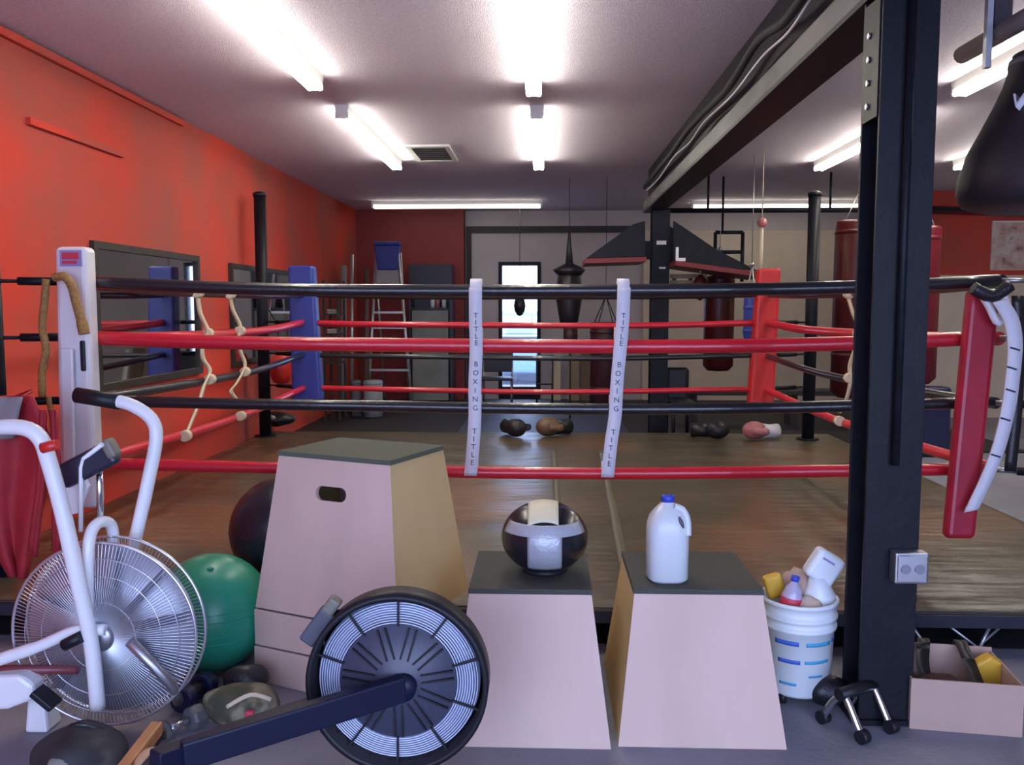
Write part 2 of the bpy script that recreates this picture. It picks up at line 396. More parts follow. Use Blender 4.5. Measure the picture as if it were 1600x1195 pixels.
# ceiling vent
va, vb = aZ(632, 226, ZC), aZ(716, 250, ZC)
v = thing('ceiling_vent', ((va.x + vb.x) / 2, (va.y + vb.y) / 2, ZC - .02), 'square white ceiling vent with dark slats between the lamps', 'vent')
x0, x1, y0, y1 = va.x, vb.x, vb.y, va.y
if y0 > y1: y0, y1 = y1, y0
m_ = MB(); m_.bb(x0, x1, y0, y0 + .07, ZC - .02, ZC); m_.bb(x0, x1, y1 - .07, y1, ZC - .02, ZC); m_.bb(x0, x0 + .05, y0 + .07, y1 - .07, ZC - .02, ZC); m_.bb(x1 - .05, x1, y0 + .07, y1 - .07, ZC - .02, ZC)
m_.build('frame', FIXT, v)
MB().bb(x0 + .05, x1 - .05, y0 + .07, y1 - .07, ZC - .004, ZC).build('backing', BLACK, v)
for i in range(7):
    yy = y0 + .07 + (y1 - y0 - .14) * (i + .5) / 7
    MB().box(((x0 + x1) / 2, yy, ZC - .012), (x1 - x0 - .1, .045, .004), Matrix.Rotation(.5, 3, 'X')).build('slat', STEEL, v)

# ================================================================== BOXING RING
ZP = .20
RXL, RXR, RY0, RY1 = -2.29, 2.17, 4.2, 8.3
PX0, PX1, PY0, PY1 = -2.93, 2.95, 3.72, 9.0
ring = thing('ring_platform', (0, 6.2, 0), 'low ring platform with creased olive canvas and dark edge', 'platform')
MB().bb(PX0, PX1, PY0, PY1, .125, ZP - .012).build('deck', mat('dark_deck', (.02, .018, .02), .7), ring)
g = MB(); NX, NY = 150, 130; vv = []
for j in range(NY + 1):
    for i in range(NX + 1):
        x = PX0 - .005 + (PX1 - PX0 + .01) * i / NX; y = PY0 - .005 + (PY1 - PY0 + .01) * j / NY
        ed = min(i, NX - i, j, NY - j)
        z = ZP
        if ed > 0:
            z += .009 * noise.noise((x * .8, y * 3.2, 0)) + .005 * noise.noise((x * 3, y * 9, 2)) + .004 * abs(noise.noise((x * 1.2 + y * .8, y * 2 - x, 7)))
        else: z -= .018
        vv.append((x, y, z))
g.add(vv, [(j * (NX + 1) + i, j * (NX + 1) + i + 1, (j + 1) * (NX + 1) + i + 1, (j + 1) * (NX + 1) + i) for j in range(NY) for i in range(NX)], True)
g.build('canvas', CANVAS, ring)
SEAM = mat('olive_seam_tape', (.10, .088, .055), .5)
for (pa, pb, wd) in (((985, 935), (940, 702), .05), ((880, 935), (866, 702), .05)):
    p, q = aZ(*pa, ZP + .008), aZ(*pb, ZP + .008)
    MB().strip([p + (q - p) * i / 12 for i in range(13)], (wd, 0, 0), (0, 0, .006)).build('seam_tape', SEAM, ring)
MB().bb(PX0, PX1, PY0 - .02, PY0, .125, ZP - .02).build('edge_skirt', mat('navy_skirt', (.012, .014, .03), .5), ring)
for i, x in enumerate((-2.7, -1.8, -.9, .06, .9, 1.6, 1.95, 2.3, 2.7)):
    MB().tube([(x, PY0 + .03, .13), (x + (.08 if i % 2 else -.07), PY0 + .0, 0.008)], .008, 6).build('truss_leg', ALU, ring)
for x in (1.75, 2.15, 2.5):
    MB().tube([(x, PY0 + .08, .13), (x + .16, PY0 + .06, 0.01), (x + .30, PY0 + .08, .13)], .007, 6).build('truss_brace', ALU, ring)

# posts
def post(x, y, top, r, label):
    t = thing('ring_post', (x, y, ZP), label, 'post', 'ring posts')
    MB().tube([(x, y, ZP + .012), (x, y, top)], r, 14).build('pole', BLACKSTEEL, t)
    MB().lathe([(r + .008, 0), (r + .008, .03), (r * .6, .045)], (x, y, top - .01), 14).build('end_cap', BLACK, t)
    MB().lathe([(r + .05, 0), (r + .05, .012)], (x, y, ZP + .002), 14).build('foot_plate', BLACKSTEEL, t)
    return t
PO = {'fl': (-2.63, 4.05), 'fr': (2.52, 4.05), 'bl': (aY(410, 480, 8.6).x, 8.6), 'br': (aY(1268, 480, 8.6).x, 8.6)}
post(*PO['fl'], 2.03, .05, 'black ring post at the left edge of the frame')
post(*PO['fr'], 1.75, .05, 'black ring post just past the crimson corner pad')
post(*PO['bl'], 2.60, .058, 'tall black ring post behind the blue corner pad')
pbr = post(*PO['br'], 2.58, .058, 'tall black ring post behind the red corner pad')
# ropes
CN = {'fl': (RXL, RY0), 'fr': (RXR, RY0), 'bl': (-2.31, RY1), 'br': (2.10, RY1)}
RZ = [(1.625, .031, BLACKROPE, 'black top'), (1.355, .034, REDROPE, 'red second'), (1.045, .028, BLACKROPE, 'black third'), (.725, .030, REDROPE, 'red bottom')]
def rope(k, a, b, side, sag):
    z, r, m, nm = RZ[k]
    if side == 'far': r *= .85
    A, B = Vector((*CN[a], z)), Vector((*CN[b], z))
    if side in ('left', 'right'): A.z += -.0; 
    t = thing('ring_rope', (A + B) / 2, '%s rope on the %s side of the ring' % (nm, side), 'rope', 'ring ropes')
    n = 28; d = (B - A).normalized()
    pts = []
    for i in range(n + 1):
        u = i / n; q = A + d * .03 + (B - A - d * .06) * u; q.z -= sag * 4 * u * (1 - u) + .004 * math.sin(9 * u + k); pts.append(q)
    MB().tube(pts, r, 12).build('rope_sleeve', m, t)
    for E_, key, s in ((A, a, -1), (B, b, 1)):
        P = Vector((*PO[key], z))
        e0 = E_ - d * s * .03 if False else E_ + d * s * -.03
        if side in ('left', 'right'):
            MB().tube([e0, e0 + (P - e0) * .12], .012, 8).build('hook', STEEL, t); continue
        MB().tube([e0, e0 + (P - e0) * .30], .012, 8).build('hook', STEEL, t)
        MB().tube([e0 + (P - e0) * .28, e0 + (P - e0) * .7], .020, 8).build('turnbuckle', BLACKSTEEL, t)
        MB().tube([e0 + (P - e0) * .68, P], .009, 8).build('wire', BLACKSTEEL, t)
for k in range(4):
    rope(k, 'fl', 'fr', 'front', (.05, .045, .035, .03)[k])
    rope(k, 'bl', 'br', 'far', .03)
    rope(k, 'fl', 'bl', 'left', (.03, .05, .05, .045)[k])
    rope(k, 'fr', 'br', 'right', (.03, .04, .05, .04)[k])

# corner pads
def pad(name_label, quad_b, quad_t, m, group=None):
    t = thing('corner_pad', Vector((sum(q[0] for q in quad_b) / 4, sum(q[1] for q in quad_b) / 4, quad_b[0][2])), name_label, 'pad', 'ring corner pads')
    MB().hexa(quad_b, quad_t).build('cushion', m, t, bevel=.025, seg=3)
    return t
def padquad(xl, xr, y, d, th):
    a, b = aY(xl, y, d), aY(xr, y, d)
    return [(a.x, d, a.z), (b.x, d, b.z), (b.x, d + th, b.z), (a.x, d + th, a.z)]
# white pad front left: two leaves
wp = pad('white corner pad with a printed patch at the front left', padquad(93, 150, 795, 4.08, .10), padquad(84, 134, 385, 4.08, .10), WHITEVINYL)
q0, q1 = aY(97, 720, 4.05), aY(116, 560, 4.05)
MB().hexa(padquad(98, 116, 720, 4.045, .02), padquad(93, 113, 545, 4.045, .02)).build('side_leaf', WHITEVINYL, wp, bevel=.008)
sA, sB = aY(124, 532, 4.07), aY(134, 580, 4.07)
MB().bb(sA.x, sB.x, 4.066, 4.08, sB.z, sA.z).build('dark_slot', BLACK, wp, bevel=.01)
lA, lB = aY(93, 391, 4.075), aY(128, 416, 4.075)
lg = MB().bb(lA.x, lB.x, 4.072, 4.079, lB.z, lA.z).build('printed_patch', LILACINK, wp)
MB().bb(lA.x + .012, lB.x - .012, 4.0695, 4.0718, lA.z - .042, lA.z - .010).build('red_print', REDINK, lg)
MB().bb(lA.x + .012, lB.x - .022, 4.0695, 4.0718, lA.z - .064, lA.z - .049).build('red_print', REDINK, lg)
cp_ = pad('crimson corner pad leaning at the front right', padquad(1479, 1526, 843, 4.02, .07), padquad(1517, 1566, 452, 4.1, .07), CRIMSON)
pad('blue corner pad at the far left of the ring', padquad(456, 502, 627, 8.22, .16), padquad(449, 488, 415, 8.22, .16), BLUEVINYL)
pad('bright red corner pad at the far right of the ring', padquad(1171, 1210, 635, 8.22, .16), padquad(1187, 1221, 419, 8.22, .16), REDVINYL)

# lettered straps that tie the front ropes together
def strap(pts, label, words):
    P = [aY(x, y, 4.145) for x, y in pts]
    t = thing('rope_spacer', P[-1], label, 'strap', 'lettered rope spacers')
    S = smooth_path(P, 5)
    wbo = MB().strip(S, (.062, 0, 0), (0, .008, 0)).build('webbing', WEB, t)
    for k in range(4):
        z = RZ[k][0]; q = min(S, key=lambda s_: abs(s_.z - z))
        r = RZ[k][1] + .008
        MB().lathe([(r, -.028), (r + .004, -.028), (r + .004, .028), (r, .028)], (q.x, RY0, q.z), 16, Matrix.Rotation(PI / 2, 3, 'Y')).build('loop', WEB, t)
    L = len(S)
    for word, u0, u1 in words:
        for i, ch in enumerate(word):
            u = u0 + (u1 - u0) * (i + .5) / len(word)
            z = P[0].z + (P[-1].z - P[0].z) * u
            q = min(S, key=lambda s_: abs(s_.z - z))
            text('letter', ch, .036, Matrix.Translation((q.x + .002, 4.1395, z)) @ FACE, LETTER, wbo)
W = (('TITLE', .13, .31), ('BOXING', .38, .66), ('TITLE', .74, .95))
strap([(743, 449), (743, 500), (744, 545), (742, 600), (742, 650), (739, 700), (735, 743)], 'lettered white strap on the front ropes in front of the glazed door', W)
strap([(975, 449), (973, 500), (969, 545), (964, 600), (961, 650), (955, 690), (949, 745)], 'lettered white strap on the front ropes in front of the far column', W)
# cream side straps
def side_strap(pts, X, label):
    P = [aX(x, y, X) for x, y in pts]
    t = thing('rope_spacer', P[-1], label, 'strap', 'cream rope spacers')
    MB().strip(smooth_path(P, 4), (0, .05, 0), (.012, 0, 0.006)).build('webbing', CREAMWEB, t)
    for k in range(4):
        q = min(P, key=lambda s_: abs(s_.z - RZ[k][0]))
        MB().lathe([(.030, -.025), (.036, -.025), (.036, .025), (.030, .025)], (X, q.y, RZ[k][0] - .03), 12, Matrix.Rotation(PI / 2, 3, 'X')).build('loop', CREAMWEB, t)
side_strap([(309, 462), (313, 490), (325, 518), (317, 535), (317, 560), (328, 580), (318, 605), (310, 632), (290, 680)], -2.25, 'wavy cream strap on the left ropes nearer the white pad')
side_strap([(360, 462), (364, 485), (375, 508), (373, 530), (376, 550), (383, 572), (370, 598), (361, 612), (376, 630)], -2.25, 'wavy cream strap on the left ropes nearer the blue pad')
side_strap([(1326, 466), (1333, 490), (1342, 515), (1336, 545), (1328, 570), (1328, 600), (1322, 625), (1312, 645)], 2.1, 'wavy cream strap on the right ropes beside the column')
# curved white strap hanging by the crimson pad
wsp = [aY(x, y, 3.98) for x, y in ((1562, 470), (1580, 500), (1586, 540), (1582, 590), (1575, 640), (1560, 700), (1540, 750), (1517, 798))]
t = thing('hanging_strap', wsp[-1], 'curved white strap with dark marks hanging beside the crimson pad', 'strap')
MB().strip(smooth_path(wsp, 5), (.062, 0, .015), (0, .012, 0)).build('webbing', WEB, t)
for x, y in ((1581, 575), (1579, 610), (1571, 655), (1556, 712), (1586, 545)):
    MB().box(aY(x, y, 3.972), (.045, .004, .008), Matrix.Rotation(.3, 3, 'Y')).build('dark_mark', LETTER, t)
bks = [aY(x, y, 4.02) for x, y in ((1590, 462), (1592, 540), (1588, 640), (1578, 736))]
tag(MB().strip(smooth_path(bks, 4), (.045, 0, 0), (0, .02, 0)).build('hanging_strap', BLACKLEATHER), 'black strap hanging behind the curved white strap at right', 'strap')
t = thing('wrapped_cloth', aY(1552, 500, 4.1), 'white and grey cloth wrapped round the crimson pad top', 'cloth')
MB().tube(smooth_path([aY(x, y, 4.03) for x, y in ((1530, 455), (1545, 478), (1560, 505), (1572, 480), (1566, 458))], 4), .018, 8).build('cloth_band', WHITEVINYL, t)
MB().tube(smooth_path([aY(x, y, 4.01) for x, y in ((1520, 450), (1550, 462), (1578, 446))], 4), .03, 8).build('black_wrap', BLACKLEATHER, t)

# gold cords round the white pad
tag(MB().tube(smooth_path([aY(x, y, 4.0) for x, y in ((84, 434), (100, 432), (112, 446), (120, 475), (128, 505), (132, 522))], 5), [.02] * 5 + [.022] * 15 + [.026] * 6, 8).build('hand_wrap', GOLD), 'gold hand wrap slung over the white corner pad', 'wrap')
for i, pts in enumerate((((72, 436), (70, 470), (66, 510), (72, 545), (66, 580), (66, 620)), ((76, 620), (82, 660), (88, 690)))):
    tag(MB().tube(smooth_path([aY(x, y, 3.98) for x, y in pts], 5), .018 if i == 0 else .012, 8).build('braided_cord', GOLD), ('gold braided cord hanging left of the white corner pad', 'short gold cord end hanging lower beside the white pad')[i], 'cord')

# boxing gloves lying on the canvas
def glove(px, py, rz, m, mc, label, s=1.0):
    p = aZ(px, py, ZP); p.z = ZP + .004
    t = thing('boxing_glove', p, label, 'glove', 'gloves on the canvas')
    R = rotz(rz)
    def pt(x, y, z): return p + R @ Vector((x * s, y * s, z * s))
    MB().ball(pt(0, 0, .075), (.085 * s, .10 * s, .075 * s), 18, 12, R).build('fist', m, t)
    MB().tube([pt(0, .07, .07), pt(0, .14, .065), pt(0, .21, .062)], [.062 * s, .055 * s, .062 * s], 14).build('cuff', mc, t)
    MB().tube(smooth_path([pt(.07, .07, .07), pt(.105, .01, .075), pt(.075, -.05, .08)], 4), .03 * s, 10).build('thumb', m, t)
BROWN = mat('brown_leather', (.16, .09, .05), .45)
PINKL = mat('pink_leather', (.45, .16, .17), .4)
glove(806, 683, .4, BLACKLEATHER, BLACKLEATHER, 'plain black boxing glove on the canvas, left of a brown-topped one', 1.25)
glove(856, 682, -.9, BROWN, BLACKLEATHER, 'brown-topped black boxing glove on the far canvas', 1.3)
glove(1120, 686, 1.2, BLACKLEATHER, BLACKLEATHER, 'black boxing glove on the canvas beside a pink one', 1.2)
glove(1178, 687, -1.3, PINKL, WHITEVINYL, 'pink and white boxing glove near the red corner pad', 1.2)

# ================================================================== LEFT WALL MIRRORS
def wall_mirror(y0, y1, z0, z1, label):
    t = thing('wall_mirror', (XL + .02, (y0 + y1) / 2, z0), label, 'mirror', 'wall mirrors')
    MB().bb(XL, XL + .012, y0 + .05, y1 - .05, z0 + .05, z1 - .05).build('mirror_glass', MIRROR, t)
    for n_, a_ in (('rail', (y0, y1, z0, z0 + .05)), ('rail', (y0, y1, z1 - .05, z1)), ('stile', (y0, y0 + .05, z0 + .05, z1 - .05)), ('stile', (y1 - .05, y1, z0 + .05, z1 - .05))):
        MB().bb(XL, XL + .035, *a_).build(n_, DARK, t)
mA, mB_, mC = aX(139, 376, XL), aX(306, 402, XL), aX(356, 412, XL)
wall_mirror(mA.y, mB_.y, .93, 1.94, 'dark framed wall mirror just behind the white corner pad')
wall_mirror(mC.y, 11.0, .93, 1.92, 'dark framed wall mirror behind the tall left ring post')

# ================================================================== FOREGROUND
# plyo boxes
def frustum_box(name, c, A, B, a_, b_, z0, z1, rz, label, hole=None, side=PLYSIDE, group='plyometric boxes'):
    cx, cy = c; R = rotz(rz)
    t = thing(name, (cx, cy, z0), label, 'box', group)
    def P(u, v, z): q = R @ Vector((u, v, 0)); return Vector((cx + q.x, cy + q.y, z))
    zt = z1 - .018
    bq = [P(-A, -B, z0), P(A, -B, z0), P(A, B, z0), P(-A, B, z0)]; tq = [P(-a_, -b_, zt), P(a_, -b_, zt), P(a_, b_, zt), P(-a_, b_, zt)]
    cen = P(0, 0, (z0 + z1) / 2)
    for i, (nm, m) in enumerate((('front_panel', PLY), ('side_panel', side), ('back_panel', PLY), ('side_panel', side))):
        j = (i + 1) % 4
        o = [bq[i], bq[j], tq[j], tq[i]]
        nrm = (o[1] - o[0]).cross(o[3] - o[0]).normalized()
        if nrm.dot(o[0] - cen) < 0: nrm = -nrm
        # sheet of 18 mm, with the grip hole cut in the front panel when wanted
        if i == 0 and hole is not None:
            e1 = (o[1] - o[0]); up = (o[3] + o[2]) / 2 - (o[0] + o[1]) / 2
            mid = (o[0] + o[1]) / 2
            hw, hh, hv = .072, .028, .86 * up.length - .045
            ex, ey = e1.normalized(), up.normalized()
            hc = mid + ey * hv + ex * hole
            ring_ = []
            K = 8
            for s_ in (1, -1):
                for k in range(K + 1):
                    an = -PI / 2 + PI * k / K
                    ring_.append(hc + ex * s_ * (hw - hh) + (ex * math.cos(an) * s_ + ey * math.sin(an) * s_) * hh)
            import bmesh
            mb = MB(); n = len(ring_)
            outer = [o[0], o[1], o[2], o[3]]
            # fan of faces between outer quad and hole
            bm = bmesh.new()
            ov = [bm.verts.new(q) for q in outer]; hv_ = [bm.verts.new(q) for q in ring_]
            oe = [bm.edges.new((ov[k], ov[(k + 1) % 4])) for k in range(4)]; he = [bm.edges.new((hv_[k], hv_[(k + 1) % n])) for k in range(n)]
            bmesh.ops.triangle_fill(bm, edges=oe + he, use_beauty=True)
            bm.verts.index_update()
            base = [v_.co.copy() for v_ in bm.verts]; fs = [tuple(v_.index for v_ in f.verts) for f in bm.faces]; bm.free()
            off = -nrm * .018
            m2 = MB(); N = len(base)
            def loop(a0, cnt): return [(a0 + k, a0 + (k + 1) % cnt, N + a0 + (k + 1) % cnt, N + a0 + k) for k in range(cnt)]
            m2.add(base + [q + off for q in base], fs + [tuple(N + k for k in f[::-1]) for f in fs] + loop(0, 4) + loop(4, n))
            m2.build(nm, m, t)
        else:
            MB().poly(o, -nrm * .018).build(nm, m, t)
    return t, P
BX1 = frustum_box('plyo_box', (-.045, 3.21), .278, .36, .215, .235, 0, .515, 0, 'tapered plywood jump box carrying the taped medicine ball', hole=None)
def top_board(t, P, a_, b_, z1, m=RUBBER):
    MB().hexa([P(-a_ - .004, -b_ - .004, z1 - .018), P(a_ + .004, -b_ - .004, z1 - .018), P(a_ + .004, b_ + .004, z1 - .018), P(-a_ - .004, b_ + .004, z1 - .018)],
              [P(-a_ - .002, -b_ - .002, z1), P(a_ + .002, -b_ - .002, z1), P(a_ + .002, b_ + .002, z1), P(-a_ - .002, b_ + .002, z1)]).build('tread_board', m, t)
top_board(*BX1, .215, .235, .515)
BX2 = frustum_box('plyo_box', (.545, 3.23), .286, .36, .224, .235, 0, .515, 0, 'tapered plywood jump box carrying the water jug', hole=None)
top_board(*BX2, .224, .235, .515)
MB().box((.545 - .262, 3.06, .40), (.012, .10, .05)).build('grip_slot', BLACK, BX2[0], bevel=.01) if False else None
SC = (-.735, 3.47)
BX3 = frustum_box('plyo_box', SC, .335, .275, .262, .20, .305, .93, math.radians(-23), 'largest plywood jump box with a grip hole, on two slabs', hole=.0)
top_board(*BX3, .262, .20, .93, mat('green_tread', (.085, .10, .07), .8, bump=.35, bscale=180))
Rr = rotz(math.radians(-23))
for k, (z0, z1, e_, lb) in enumerate(((.0, .145, .345, 'lowest plywood slab under the largest jump box'), (.152, .297, .34, 'upper plywood slab between lowest slab and largest jump box'))):
    t = thing('plywood_slab', (SC[0], SC[1], z0), lb, 'slab', 'slabs under the large jump box')
    q = Rr @ Vector((0, -.115, 0))
    MB().box((SC[0] + q.x, SC[1] + q.y, (z0 + z1) / 2), (2 * e_, .33, z1 - z0), Rr).build('slab_body', PLY, t, bevel=.004)
    q = Rr @ Vector((0, -.115, 0))
    MB().box((SC[0] + q.x, SC[1] + q.y, z1 + .0035), (2 * e_ - .02, .31, .007), Rr).build('rubber_sheet', RUBBER, t)

# taped medicine ball on box 1
bp = Vector((.005, 3.19, .515))
t = thing('medicine_ball', bp, 'squat black medicine ball crossed with grey tape on a jump box', 'ball')
ra, rc = .162, .132
MB().ball(bp + Vector((0, 0, rc)), (ra, ra, rc), 32, 20).build('shell', mat('glossy_black_leather', (.012, .012, .016), .22, bump=.06, bscale=30), t)
def patch(th0, th1, ph0, ph1, m, name, ex=.003):     # a piece of tape following the ball
    vs_, fs = [], []; A_, B_ = 14, 12
    for i in range(A_ + 1):
        for j in range(B_ + 1):
            th = th0 + (th1 - th0) * i / A_; ph = ph0 + (ph1 - ph0) * j / B_
            vs_.append(bp + Vector(((ra + ex) * math.sin(th) * math.cos(ph), -(ra + ex) * math.cos(th) * math.cos(ph), rc + (rc + ex) * math.sin(ph))))
    fs = [(i * (B_ + 1) + j, (i + 1) * (B_ + 1) + j, (i + 1) * (B_ + 1) + j + 1, i * (B_ + 1) + j + 1) for i in range(A_) for j in range(B_)]
    o = MB().add(vs_, fs, True).build(name, m, t, fix=False)
    sm = o.modifiers.new('thickness', 'SOLIDIFY'); sm.thickness = .002
def flat_patch(f, u0, u1, v0, v1, m, name):
    K = 12; vs_ = [f(u0 + (u1 - u0) * i / K, v0 + (v1 - v0) * j / K) for i in range(K + 1) for j in range(K + 1)]
    o = MB().add(vs_, [(i * (K + 1) + j, (i + 1) * (K + 1) + j, (i + 1) * (K + 1) + j + 1, i * (K + 1) + j + 1) for i in range(K) for j in range(K)], True).build(name, m, t, fix=False)
    o.modifiers.new('thickness', 'SOLIDIFY').thickness = .002
k1, k2 = ra + .003, rc + .003
front = lambda x, z: bp + Vector((x, -k1 * math.sqrt(max(0, 1 - (x / k1) ** 2 - ((z - rc) / k2) ** 2)), z))
above = lambda x, y: bp + Vector((x, y, rc + k2 * math.sqrt(max(0, 1 - (x * x + y * y) / k1 ** 2))))
flat_patch(front, -.062, .062, .035, .19, TAPE, 'tape_strip')
patch(-1.15, 1.15, .26, .58, TAPE, 'tape_strip', .005)
flat_patch(above, -.062, .05, -.128, .05, CREAMTAPE, 'cream_tape')
MB().lathe([(.075, .0), (.085, .006), (.08, .02)], bp, 24).build('bottom_seam', BLACK, t)

# water jug on box 2
jp = Vector((.45, 3.11, .515))
t = thing('water_jug', jp, 'milky plastic water jug with blue cap on a jump box', 'jug')
prof = [(0.0, .005), (.062, 0), (.074, .012), (.075, .18), (.0735, .205), (.066, .232), (.050, .256), (.033, .274), (.023, .284), (.021, .292)]
def squircle(mb, prof, c, n=32, pw=3.0):
    vs_ = []
    for r, z in prof:
        e_ = 2 / pw if z < .2 else 2 / (pw - (z - .2) * 11)
        for j in range(n):
            a_ = 2 * PI * j / n; cs, sn = math.cos(a_), math.sin(a_)
            vs_.append(c + Vector((r * math.copysign(abs(cs) ** e_, cs), r * math.copysign(abs(sn) ** e_, sn), z)))
    fs = [(i * n + j, i * n + (j + 1) % n, (i + 1) * n + (j + 1) % n, (i + 1) * n + j) for i in range(len(prof) - 1) for j in range(n)]
    fs.append(tuple((len(prof) - 1) * n + j for j in range(n)))
    return mb.add(vs_, fs, True)
squircle(MB(), prof, jp).build('bottle', MILKY, t)
MB().lathe([(.024, 0), (.024, .02), (.02, .024)], jp + Vector((0, 0, .286)), 20).build('cap', BLUECAP, t)
MB().tube(smooth_path([jp + Vector(q) for q in ((.02, -.03, .274), (.048, -.036, .262), (.063, -.045, .228), (.064, -.058, .175))], 5), .013, 10).build('handle', MILKY, t)
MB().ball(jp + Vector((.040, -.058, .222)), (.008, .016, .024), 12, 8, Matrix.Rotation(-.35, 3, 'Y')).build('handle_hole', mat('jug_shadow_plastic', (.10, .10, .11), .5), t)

# bucket
kp = Vector((.985, 3.30, .035))
t = thing('plastic_bucket', kp - Vector((0, 0, .035)), 'white plastic bucket with blue printed bars beside the column', 'bucket')
MB().lathe([(.0, 0), (.118, 0), (.123, .01), (.132, .25), (.141, .252), (.141, .265), (.134, .267), (.135, .29), (.143, .292), (.143, .303), (.137, .305), (.139, .345), (.146, .347), (.146, .36), (.134, .36), (.130, .32), (.122, .05), (.0, .045)], kp, 40).build('pail', WHITEPLASTIC, t); pail = bpy.data.objects['pail']
def bar(th0, th1, z0, z1, m):
    vs_ = []
    for i in range(9):
        th = th0 + (th1 - th0) * i / 8
        for z in (z0, z1):
            r = .1245 + z * .036
            vs_.append(kp + Vector((r * math.sin(th), -r * math.cos(th), z)))
    o = MB().add(vs_, [(2 * i, 2 * i + 2, 2 * i + 3, 2 * i + 1) for i in range(8)], True).build('printed_bar', m, pail)
    o.modifiers.new('thickness', 'SOLIDIFY').thickness = .001
bar(-.95, -.25, .205, .222, BLUEINK); bar(-.05, .75, .205, .220, CYANINK); bar(-.85, -.2, .135, .15, BLUEINK); bar(-.08, .72, .138, .15, CYANINK)
bar(.85, 1.2, .21, .222, BLUEINK); bar(-.8, -.3, .05, .06, CYANINK); bar(.05, .5, .085, .093, CYANINK)
for s in (-1, 1):
    for sy in (-1, 1):
        MB().lathe([(.022, -.012), (.022, .012)], kp + Vector((s * .075, sy * .075, -.0125)), 14, Matrix.Rotation(PI / 2, 3, 'Y')).build('caster', BLACK, t)
# things inside the bucket
kb = kp + Vector((0, 0, .34))
t = thing('soda_bottle', kb + Vector((-.055, -.05, -.07)), 'clear soda bottle with red label and blue cap in the bucket', 'bottle')
b0 = kb + Vector((-.055, -.045, -.07)); Rt = Matrix.Rotation(.15, 3, 'Y')
MB().lathe([(0, 0), (.038, .004), (.040, .07), (.040, .10), (.030, .135), (.014, .155), (.013, .165)], b0, 20, Rt).build('bottle_body', mat('bottle_plastic', (.45, .40, .55), .12), t)
MB().lathe([(.0408, .065), (.0415, .066), (.0415, .10), (.0408, .101)], b0, 20, Rt).build('bottle_label', REDINK, t)
MB().lathe([(.016, .163), (.016, .182), (.0, .183)], b0, 14, Rt).build('bottle_cap', BLUECAP, t)
t = thing('paper_bag', kb + Vector((.03, .04, -.05)), 'crumpled tan paper bag stuffed in the bucket', 'bag')
m_ = MB(); m_.ball(kb + Vector((.0, .045, .03)), (.06, .055, .085), 16, 10)
m_.v = [v_ + Vector((noise.noise(v_ * 40), noise.noise(v_ * 40 + Vector((5, 0, 0))), noise.noise(v_ * 40 + Vector((0, 9, 0))))) * .014 for v_ in m_.v]
m_.build('bag_body', mat('tan_paper', (.45, .30, .24), .8), t)
t = thing('yellow_sponge', kb + Vector((-.10, .03, -.03)), 'yellow sponge at the left of the bucket top', 'sponge')
MB().box(kb + Vector((-.085, .04, .045)), (.07, .05, .09), Matrix.Rotation(-.3, 3, 'Y')).build('sponge_body', YELLOW, t, bevel=.012)
t = thing('plastic_jug', kb + Vector((.075, .0, -.08)), 'white jug tipped upside down in the bucket', 'jug')
Rj = Matrix.Rotation(.55, 3, 'Y')
MB().box(kb + Vector((.09, .0, .135)), (.115, .07, .12), Rj).build('jug_body', WHITEPLASTIC, t, bevel=.018, seg=3)
MB().lathe([(.06, -.10), (.062, .03), (.045, .06), (.035, .10)], kb + Vector((.075, 0, .0)), 18).build('jug_neck', WHITEPLASTIC, t)
MB().box(kb + Vector((.098, -.0365, .165)), (.05, .004, .008), Rj).build('jug_slot', LILACINK, t)
t = thing('crumpled_towel', kb + Vector((.02, -.06, -.03)), 'small peach cloth crumpled at the bucket front', 'cloth')
m_ = MB(); m_.ball(kb + Vector((.02, -.06, .0)), (.05, .04, .035), 16, 10)
m_.v = [v_ + Vector((noise.noise(v_ * 45), noise.noise(v_ * 45 + Vector((5, 0, 0))), noise.noise(v_ * 45 + Vector((0, 9, 0))))) * .012 for v_ in m_.v]
m_.build('cloth_body', mat('peach_cloth', (.6, .45, .36), .8), t)

# chrome and black push-up stand on the floor by the column
def pushup(ox, oy, rz, label):
    t = thing('push_up_stand', (ox, oy, 0), label, 'exercise stand', 'push-up stands'); R = rotz(rz); O = Vector((ox, oy, 0))
    def P(x, y, z): return O + R @ Vector((x, y, z))
    for x in (-.075, .075):
        MB().tube(smooth_path([P(x, -.085, .02), P(x, -.06, .055), P(x, -.02, .12), P(x, .0, .145)], 4), .013, 10).build('leg', CHROME, t)
        MB().tube(smooth_path([P(x, .0, .145), P(x, .05, .09), P(x, .085, .02)], 4), .013, 10).build('leg', CHROME, t)
        for y in (-.085, .085):
            MB().lathe([(.024, -.016), (.024, .016)], P(x, y, .024), 16, R @ Matrix.Rotation(PI / 2, 3, 'Y')).build('rubber_foot', BLACK, t)
    MB().tube([P(-.10, 0, .145), P(.10, 0, .145)], .022, 12).build('foam_grip', BLACK, t)
q = aZ(1348, 1150, 0)
pushup(q.x, q.y + .06, .55, 'chrome and black push-up stand on the floor by the column base')
# dark bag between bucket and column
q = aZ(1300, 1125, 0)
m_ = MB(); m_.ball((q.x + .02, q.y + .12, .06), (.08, .06, .058), 18, 12)
m_.v = [v_ + Vector((0, 0, .01 * noise.noise(v_ * 25))) for v_ in m_.v]
tag(m_.build('small_pouch', BLACKLEATHER), 'small crumpled black pouch on the floor beside the bucket', 'pouch')

